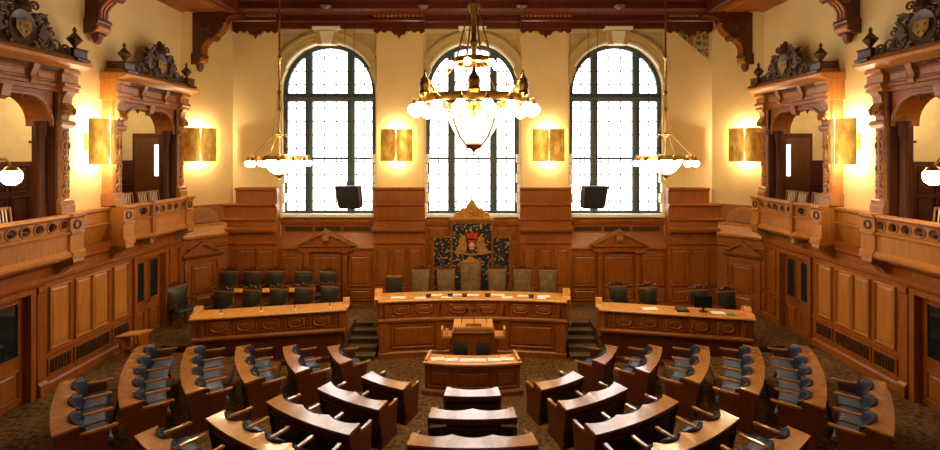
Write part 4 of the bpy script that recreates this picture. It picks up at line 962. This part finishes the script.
for sg in (-1, 1):
    u = sg * HL
    obj('scroll_end', M(TPD).ext([(-.72, 1.58), (-.72, 1.70), (-.64, 1.76), (-.50, 1.76), (-.42, 1.70), (-.36, 1.62), (-.1, 1.59)], u - .10, u + .10, 'u'), 'honey_edge', pd_)
    obj('end_panel', M(TPD).box(u - .04, u + .04, -.70, -.02, ZP + .002, 1.525), 'oak', pd_)
    rl = M(TPD).tube([(u + sg * .10, .02, .92), (u + sg * .10, -.10, 1.45), (u + sg * .10, -.5, 1.72)], .022, 6)
    hr = obj('hand_rail', rl, 'brass', pd_, True)

# lectern with side shelves
lc = thing('lectern', 'tall oak lectern with a honey coloured reading ledge and small side shelves', 'lectern', (0, 12.05, 0.001))
TLc = lambda u, n, z: (u + .02, 12.0 - n, z)
obj('body', M(TLc).ext([(-.56, .002), (-.56, 1.0), (-.50, 1.04), (.50, 1.04), (.56, 1.0), (.56, .002)], -.35, 0, 'n'), 'oak', lc)
obj('front_panel', M(TLc).box(-.44, .44, 0, .04, .16, .98), 'oak', lc)
obj('cornice', M(TLc).ext([(-.37, 1.02), (.03, 1.02), (.08, 1.07), (.08, 1.12), (-.37, 1.12)], -.52, .52, 'u'), 'honey_edge', lc)
obj('reading_ledge', M(TLc).ext([(-.40, 1.12), (.06, 1.12), (.10, 1.15), (.10, 1.21), (.04, 1.24), (-.40, 1.25)], -.50, .50, 'u'), 'honey_edge', lc)
obj('ledge_crest', M(TLc).ext([(-.20, 1.20), (.20, 1.20), (.20, 1.28), (.14, 1.30), (-.14, 1.30), (-.20, 1.28)], .03, .08, 'n'), 'gold_leaf', lc)
for sg in (-1, 1):
    sh = obj('side_shelf', M(TLc).box(min(sg * .54, sg * .80), max(sg * .54, sg * .80), -.30, .08, .92, .98), 'honey_edge', lc)
    obj('shelf_cheek', M(TLc).ext([(-.30, .98), (.08, .98), (.08, 1.16), (.02, 1.22), (-.06, 1.20), (-.30, 1.1)], sg * .79 - .025, sg * .79 + .025, 'u'), 'honey_edge', lc)
    obj('shelf_bracket', M(TLc).box(min(sg * .55, sg * .62), max(sg * .55, sg * .62), -.28, .02, .002, .92), 'oak', lc)
for i, u in enumerate((-.30, .02, .34)):
    mc = thing('lectern_microphone', 'black gooseneck microphone rising from the lectern ledge', 'microphone', TLc(u, .0, 1.25), 0, 'lectern microphones')
    uu = u * .55
    obj('gooseneck', M(TLc).tube([(u, -.1, 1.25), (u, -.1, 1.34), ((u + uu) / 2, -.1, 1.50), (uu, -.06, 1.58)], .011, 5), 'black_metal', mc)
    obj('microphone_head', M(TLc).lathe([(.015, 0), (.03, .03), (.03, .08), (.012, .11)], uu, -.05, 1.55, 8), 'black_metal', mc, True)
gl_ = thing('water_glass', 'small clear water glass on the lectern side shelf', 'glass', TLc(-.67, -.05, .981))
obj('tumbler', M(TLc).lathe([(.03, 0), (.04, .14), (.036, .14), (.027, .01)], -.67, -.05, .982, 10), 'stone_light', gl_, True)
obj('water', M(TLc).lathe([(.02, 0), (.03, .08)], -.67, -.05, .994, 10), 'paper', gl_)

# stenographers' desk: convex curve
RS = 5.0
def TS_(u, n, z):
    a = u / RS; r_ = RS + n; return (r_ * math.sin(a), 10.86 + RS - r_ * math.cos(a), z)
HS = 1.12
def segs(prof, name, mat, parent, a=-HS, b_=HS, n=14):
    mb = M(TS_); mb.loft([[(a + (b_ - a) * i / n, p[0], p[1]) for p in prof] for i in range(n + 1)]); return obj(name, mb, mat, parent)
sd = thing('clerk_desk', 'low curved oak clerks desk with three panels in front of the lectern', 'desk', (0, 10.9, .001))
segs([(-.12, .002), (.07, .002), (.07, .10), (.03, .14), (-.12, .14)], 'plinth', 'oak', sd, -HS - .06, HS + .06)
fp = segs([(-.10, .14), (.0, .14), (.0, .66), (-.10, .66)], 'front_panel', 'oak', sd)
segs([(-.42, .69), (.02, .69), (.06, .71), (.06, .75), (-.02, .765), (-.42, .765)], 'desk_top', 'honey_edge', sd, -HS - .03, HS + .03)
segs([(-.10, .64), (.03, .64), (.05, .67), (.0, .69), (-.10, .69)], 'moulding', 'oak', sd)
for a, b_ in ((-1.06, -.50), (-.42, .42), (.50, 1.06)): panel(TS_, a, b_, .18, .60, .0, fp, 'oak', .02)
for sg in (-1, 1):
    u = sg * (HS - .02)
    obj('end_panel', M(TS_).box(u - .03, u + .03, -.42, -.05, .01, .69), 'oak', sd)
    obj('end_cheek', M(TS_).ext([(-.42, .765), (.0, .765), (.0, .80), (-.30, .86), (-.42, .86)], u - .03, u + .03, 'u'), 'honey_edge', sd)

# ---------------------------------------------------------------- papers, microphones, monitor on the desks
def sheet(T, u, n, z, wd, dp, rz, label, group, mat='paper', name='paper_sheet'):
    o = thing(name, label, 'papers', T(u, n, z), R(rz), group)
    part('page', mesh('page', M().box(-wd / 2, wd / 2, -dp / 2, dp / 2, .001, .006), mat), o)
    part('page', mesh('page', M().box(-wd / 2 + .01, wd / 2 + .015, -dp / 2 - .01, dp / 2 - .01, .0062, .009), mat), o, (0, 0, 0), R(4))
for u, n, wd in ((-2.05, -.22, .40), (-1.45, -.12, .30), (-1.05, -.34, .36), (-.72, -.12, .28), (-.38, -.34, .34), (-.0, -.30, .34), (.70, -.34, .36), (.95, -.12, .28), (1.42, -.30, .34), (1.95, -.32, .34), (1.90, -.13, .22)):
    sheet(TPD, u, n, 1.591, wd, .16, random.uniform(-8, 8), 'loose white papers spread on the presiding desk', 'papers on the presiding desk')
for u in (-.86, -.52, -.15, .16, .52, .84):
    sheet(TS_, u, -.16, .766, .30, .17, -u * 10, 'white papers laid out along the clerks desk', 'papers on the clerks desk')
for i, u in enumerate((-1.22, -.62, -.22, .42, 1.62)):
    ph = thing('desk_phone', 'small black desk telephone among the presiding desk papers', 'telephone', TPD(u, -.2, 1.591), 0, 'small black devices on the presiding desk')
    part('base', mesh('base', M().ext([(-.07, .001), (.07, .001), (.07, .05), (-.07, .03)], -.06, .06, 'u'), 'black_metal'), ph)
    part('handset', mesh('handset', M().lathe([(.012, -.08), (.024, -.06), (.014, -.03), (.014, .03), (.024, .06), (.012, .08)], 0, 0, 0, 8).__class__(lambda u_, n_, z_: (z_, u_, .065 + n_)).lathe([(.012, -.08), (.024, -.06), (.014, -.03), (.014, .03), (.024, .06), (.012, .08)], 0, 0, 0, 8), 'black_metal'), ph)
for i, u in enumerate((.62, 1.60, 2.45, 3.35)):
    mc = thing('desk_microphone', 'slim black desk microphone on a small foot on the long desk', 'microphone', TG1(u, -.2, 1.42), 0, 'microphones on the long desk')
    part('foot', mesh('foot', M().lathe([(.05, .001), (.05, .015), (.02, .025)], 0, 0, 0, 10), 'paper'), mc)
    part('stalk', mesh('stalk', M().tube([(0, 0, .02), (0, -.01, .14), (0, -.03, .18)], .010, 6), 'black_metal'), mc)
sheet(TG2, LG2 - 1.30, -.25, 1.421, .38, .22, 5, 'single white sheet lying alone on the long desk by the leather chairs', None)
sheet(TG2, .76, -.26, 1.421, .32, .24, -10, 'white printed pages beside the black monitor', None)
sheet(TG2, .21, -.26, 1.421, .24, .26, -12, 'red and white printed booklet at the end of the long desk', None, 'red_print', 'booklet')
sheet(TG2, .47, -.20, 1.421, .20, .18, -16, 'green covered folder beside the printed booklet', None, 'green_cloth', 'folder')
mo = thing('monitor', 'black flat monitor standing on the long desk before the chairs', 'monitor', TG2(1.10, -.30, 1.421), R(-8))
part('base', mesh('base', M().lathe([(.11, .001), (.11, .015), (.03, .02)], 0, 0, 0, 14), 'black_metal'), mo)
part('stand', mesh('stand', M().box(-.03, .03, -.015, .015, .015, .14), 'black_metal'), mo)
part('screen', mesh('screen', M().ext([(-.22, .10), (.22, .10), (.22, .40), (-.22, .40)], -.02, .02, 'n'), 'screen'), mo)
cs = thing('console_unit', 'low black control console on the long desk', 'console', TG2(1.64, -.25, 1.421), R(-8))
part('housing', mesh('housing', M().ext([(-.12, .001), (.12, .001), (.12, .07), (-.12, .04)], -.15, .15, 'u'), 'black_metal'), cs)
part('keypad', mesh('keypad', M().ext([(-.08, .047), (.08, .062), (.08, .068), (-.08, .053)], -.11, .11, 'u'), 'frame_metal'), cs)

# ---------------------------------------------------------------- chairs
def armchair(name, label, group, lea, hb, wd=.52, crest=True, arms=True, tall=0):
    t = thing(name, label, 'chair', (0, 0, 0), 0, group); h = wd / 2
    for sx in (-1, 1):
        for y in (-.22, .22): part('leg', mesh('leg', M().ext([(sx * (h - .06) - .022, y - .022), (sx * (h - .06) + .022, y - .022), (sx * (h - .06) + .022, y + .022), (sx * (h - .06) - .022, y + .022)], 0.001, .42, 'z'), 'oak_dark'), t)
    part('seat', mesh('seat', M().loft([[(-h, -.26, .40), (h, -.26, .40), (h - .03, .24, .40), (-h + .03, .24, .40)], [(-h, -.26, .46), (h, -.26, .46), (h - .03, .24, .46), (-h + .03, .24, .46)], [(-h + .05, -.21, .50), (h - .05, -.21, .50), (h - .07, .20, .49), (-h + .07, .20, .49)]]), lea), t)
    # upholstered back, bowed sides, facing -Y
    mb = M(); rings = []
    for i in range(9):
        q = i / 8; z = .50 + (hb - .50) * q; hw = h * (1.0 - .10 * math.sin(math.pi * min(q * 1.15, 1)) + .04 * q); y = .20 + .10 * q
        bl = .05 * math.sin(math.pi * q) ** .5
        rings.append([(-hw, y, z), (-hw * .6, y - bl, z), (0, y - bl * 1.2, z), (hw * .6, y - bl, z), (hw, y, z), (hw, y + .06, z), (0, y + .07, z), (-hw, y + .06, z)])
    mb.loft(rings); bk = part('backrest', mesh('backrest', mb, lea, True), t)
    part('back_rail', mesh('back_rail', M().box(-h * 1.06, h * 1.06, .28, .37, hb - .01, hb + .03), 'oak_carved'), bk)
    for sx in (-1, 1): part('back_post', mesh('back_post', M().tube([(sx * h * 1.0, .24, .40), (sx * h * .93, .28, .7), (sx * h * 1.05, .33, hb + .04)], .024, 6), 'oak_dark'), bk)
    if crest:
        pts = [(-h * .9, hb + .03), (h * .9, hb + .03), (h * .75, hb + .10), (h * .5, hb + .07), (h * .25, hb + .16), (0, hb + .13 + tall), (-h * .25, hb + .16), (-h * .5, hb + .07), (-h * .75, hb + .10)]
        cr = part('crest_rail', mesh('crest_rail', M().ext(pts, .30, .35, 'n'), 'crest_wood' if not tall else 'gold_leaf'), bk)
        for sx in (-1, 1): part('knob', mesh('knob', M().sphere((sx * h * 1.0, .33, hb + .08), .04, 8), 'crest_wood', True), cr)
    if arms:
        for sx in (-1, 1):
            part('armrest', mesh('armrest', M().tube([(sx * (h + .01), .24, .68), (sx * (h + .03), 0, .69), (sx * (h + .03), -.22, .67)], .026, 6), 'oak_dark'), t)
            part('arm_post', mesh('arm_post', M().tube([(sx * (h + .02), -.18, .42), (sx * (h + .03), -.20, .67)], .02, 6), 'oak_dark'), t)
    return t
def put(o, x, y, z, rz, label=None, group=None):
    o.location = (x, y, z + .001); o.rotation_euler = (0, 0, R(rz)); tag(o, label, None, group); return o
PX = lambda px, Y: (px - CX) * Y / F
pc = armchair('presiding_chair', '', 'chairs of the presiding desk', 'brown_leather', 1.42)
first = True
for px, lab in ((446, 'brown chair with carved crest, beside the tallest chair'), (497, 'brown chair with carved crest, beside the tallest chair'), (421, 'brown chair with carved crest, second from the tallest chair'), (522, 'brown chair with carved crest, second from the tallest chair'), (547, 'brown chair with carved crest, third from the tallest chair')):
    o = pc if first else copy_tree(pc); first = False
    lab += ', towards the desk with ' + ('microphones' if px < 470 else 'the monitor')
    put(o, PX(px, 14.15), 14.05 - abs(PX(px, 14.15)) * .06, ZP, PX(px, 14) * -3, lab, 'carved chairs ' + lab.split(', ')[1])
put(armchair('presiding_chair', '', None, 'brown_leather', 1.62, .60, True, True, .05), PX(470.5, 14.15), 14.10, ZP, 0, 'tallest brown leather chair with a gold crest at the middle of the presiding desk')
put(armchair('low_chair', '', None, 'dark_leather', 1.22, .48, False), PX(394, 14.1), 13.95, ZP, 4, 'plain dark chair with low back at the end of the presiding desk')
gc = armchair('leather_chair', '', None, 'dark_leather', 1.06, .54)
first = True
FRONT = (222, 250, 277, 302, 328)
for i, px in enumerate(FRONT):
    o = gc if first else copy_tree(gc); first = False
    Y = 12.72 + (i / 4) * .46 + .24
    put(o, PX(px, Y + .3), Y, ZP, -10, 'dark leather chair at the long desk with slim microphones, %s from the stairs' % ORD2[4 - i], 'dark chairs at the long desk with microphones')
for i, px in enumerate((229, 252, 275, 303, 328)):
    put(copy_tree(gc), PX(px, 14.9), 14.60, ZP + .15, -4, 'dark leather chair in the rear row behind the narrow table, %s from the stairs' % ORD2[4 - i], 'dark chairs in the rear row')
for i, (px, yo) in enumerate(((623, 0), (651, 0), (698.5, 0), (723.5, 0))):
    X = PX(px, 13.5); Y = 13.50 - (X - 4.2) * .18
    put(copy_tree(gc), X, Y, ZP, 10, 'dark leather chair at the long desk with the black monitor, %s from the stairs' % ORD2[i], 'dark chairs at the desk with the monitor')
# narrow table between the two chair rows
nt_ = thing('narrow_table', 'narrow honey coloured oak table between two rows of dark chairs', 'table', (-5.75, 13.95, ZP + .15))
TN = lambda u, n, z: (-7.20 + u, 13.98 - n + u * .03, z)
obj('table_top', M(TN).ext([(-.17, 1.50), (.17, 1.50), (.19, 1.52), (.19, 1.55), (-.17, 1.56)], 0, 2.45, 'u'), 'honey_edge', nt_)
obj('front_panel', M(TN).box(.04, 2.41, .06, .10, ZP + .152, 1.50), 'oak', nt_)
for u in (.03, 2.42): obj('end_panel', M(TN).box(u - .03, u + .03, -.15, .12, ZP + .152, 1.50), 'oak', nt_)
# clerks' chairs
ck = None
for px, dz in ((460.5, 0), (483.5, .03)):
    if ck is None:
        ck = thing('clerk_chair', 'small dark clerk chair by the lectern, on the side of the desk with microphones', 'chair', (0, 0, 0), 0, 'clerk chairs')
        for a in range(5): part('foot_spoke', mesh('foot_spoke', M().tube([(0, 0, .07), (.26 * math.cos(R(72 * a)), .26 * math.sin(R(72 * a)), .035)], .022, 6), 'black_metal'), ck)
        part('column', mesh('column', M().lathe([(.03, .03), (.03, .42)], 0, 0, 0, 8), 'black_metal'), ck)
        part('seat', mesh('seat', M().loft([[(-.2, -.2, .42), (.2, -.2, .42), (.2, .2, .42), (-.2, .2, .42)], [(-.22, -.22, .46), (.22, -.22, .46), (.22, .22, .46), (-.22, .22, .46)], [(-.18, -.18, .50), (.18, -.18, .50), (.18, .18, .50), (-.18, .18, .50)]]), 'dark_leather', True), ck)
        mb = M().loft([[(-.12, .21, .54), (.12, .21, .54), (.12, .25, .56), (-.12, .25, .56)], [(-.17, .20, .66), (.17, .20, .66), (.17, .26, .66), (-.17, .26, .66)], [(-.185, .22, .85), (.185, .22, .85), (.185, .28, .85), (-.185, .28, .85)], [(-.17, .24, .90), (.17, .24, .90), (.17, .29, .90), (-.17, .29, .90)], [(-.13, .25, .93), (.13, .25, .93), (.13, .29, .93), (-.13, .29, .93)]])
        bk = part('backrest', mesh('backrest', mb, 'dark_leather', True), ck); part('back_bar', mesh('back_bar', M().tube([(0, .15, .44), (0, .26, .5), (0, .28, .66)], .02, 6), 'black_metal'), bk); o = ck
    else: o = copy_tree(ck); tag(o, 'small dark clerk chair by the lectern, on the side of the desk with the monitor')
    put(o, PX(px, 11.6), 11.38, 0, 0)
# gallery chairs: pale slat-back chairs behind the balustrades
def slat_chair():
    t = thing('slat_chair', '', 'chair', (0, 0, 0))
    for sx in (-1, 1):
        part('leg', mesh('leg', M().tube([(sx * .19, -.2, 0.002), (sx * .19, -.19, .44)], .018, 6), 'crest_wood'), t)
        part('back_post', mesh('back_post', M().tube([(sx * .19, .2, 0.002), (sx * .19, .19, .44), (sx * .20, .26, .95)], .018, 6), 'oak_carved'), t)
    part('seat', mesh('seat', M().box(-.21, .21, -.22, .20, .42, .46), 'crest_wood'), t)
    for z in (.58, .93): part('cross_rail', mesh('cross_rail', M().box(-.21, .21, .20 + (z - .44) * .13, .235 + (z - .44) * .13, z - .025, z + .025), 'oak_carved'), t)
    for i in range(5): part('slat', mesh('slat', M().tube([(-.13 + i * .065, .235, .58), (-.13 + i * .065, .275, .92)], .012, 5), 'stone_light'), t)
    return t
sch = None
for T, s in ((TL, -1), (TR, 1)):
    spots = [(8.55, .12, 0), (9.08, .12, 0)] if s < 0 else [(9.08, .12, 0)]
    for u, n, r_ in spots + [(12.14, -.12, 1), (12.583, .0, 1), (13.026, .12, 1), (13.469, .12, 1), (12.25, -.82, 1), (12.85, -.78, 1)]:
        if sch is None: o = sch = slat_chair()
        else: o = copy_tree(sch)
        p = T(u, n, 3.602 if n > -.4 else 3.752)
        o.location = p; o.rotation_euler = (0, 0, R(90) if s < 0 else R(-90))
        tag(o, ('slat back chair behind the straight balustrade, ', 'slat back chair in the canted balcony, ')[r_] + SIDE[s], None, ('chairs behind the straight balustrade', 'chairs in the canted balcony bays')[r_])
# small stand by the wall and a dark chair near the double door
sn = thing('side_stand', 'small honey topped wooden stand against the wall near the glazed double door', 'stand', (-8.22, 11.42, ZP + .001))
TSN = lambda u, n, z: (-8.22 + .66 * (u * .95 + n * .3), 11.42 + .66 * (-u * .3 * -1 + n * .95), ZP + .002 + z * .82)
obj('stand_top', M(TSN).box(-.36, .36, -.28, .26, .70, .745), 'honey_edge', sn)
for u in (-.29, .29): obj('side_panel', M(TSN).ext([(-.22, .002), (.20, .002), (.14, .30), (.20, .70), (-.24, .70), (-.16, .30)], u - .03, u + .03, 'u'), 'oak', sn)
obj('shelf', M(TSN).box(-.27, .27, -.15, .14, .28, .31), 'oak', sn)
put(copy_tree(gc), -8.40, 13.62, ZP, 60, 'dark leather chair standing alone beside the glazed double door', None)
for o in list(bpy.data.objects):
    if o.get('group') == '': del o['group']
# lone chair keeps no group
for o in bpy.data.objects:
    if o.get('label', '').startswith('dark leather chair standing alone') and 'group' in o: del o['group']
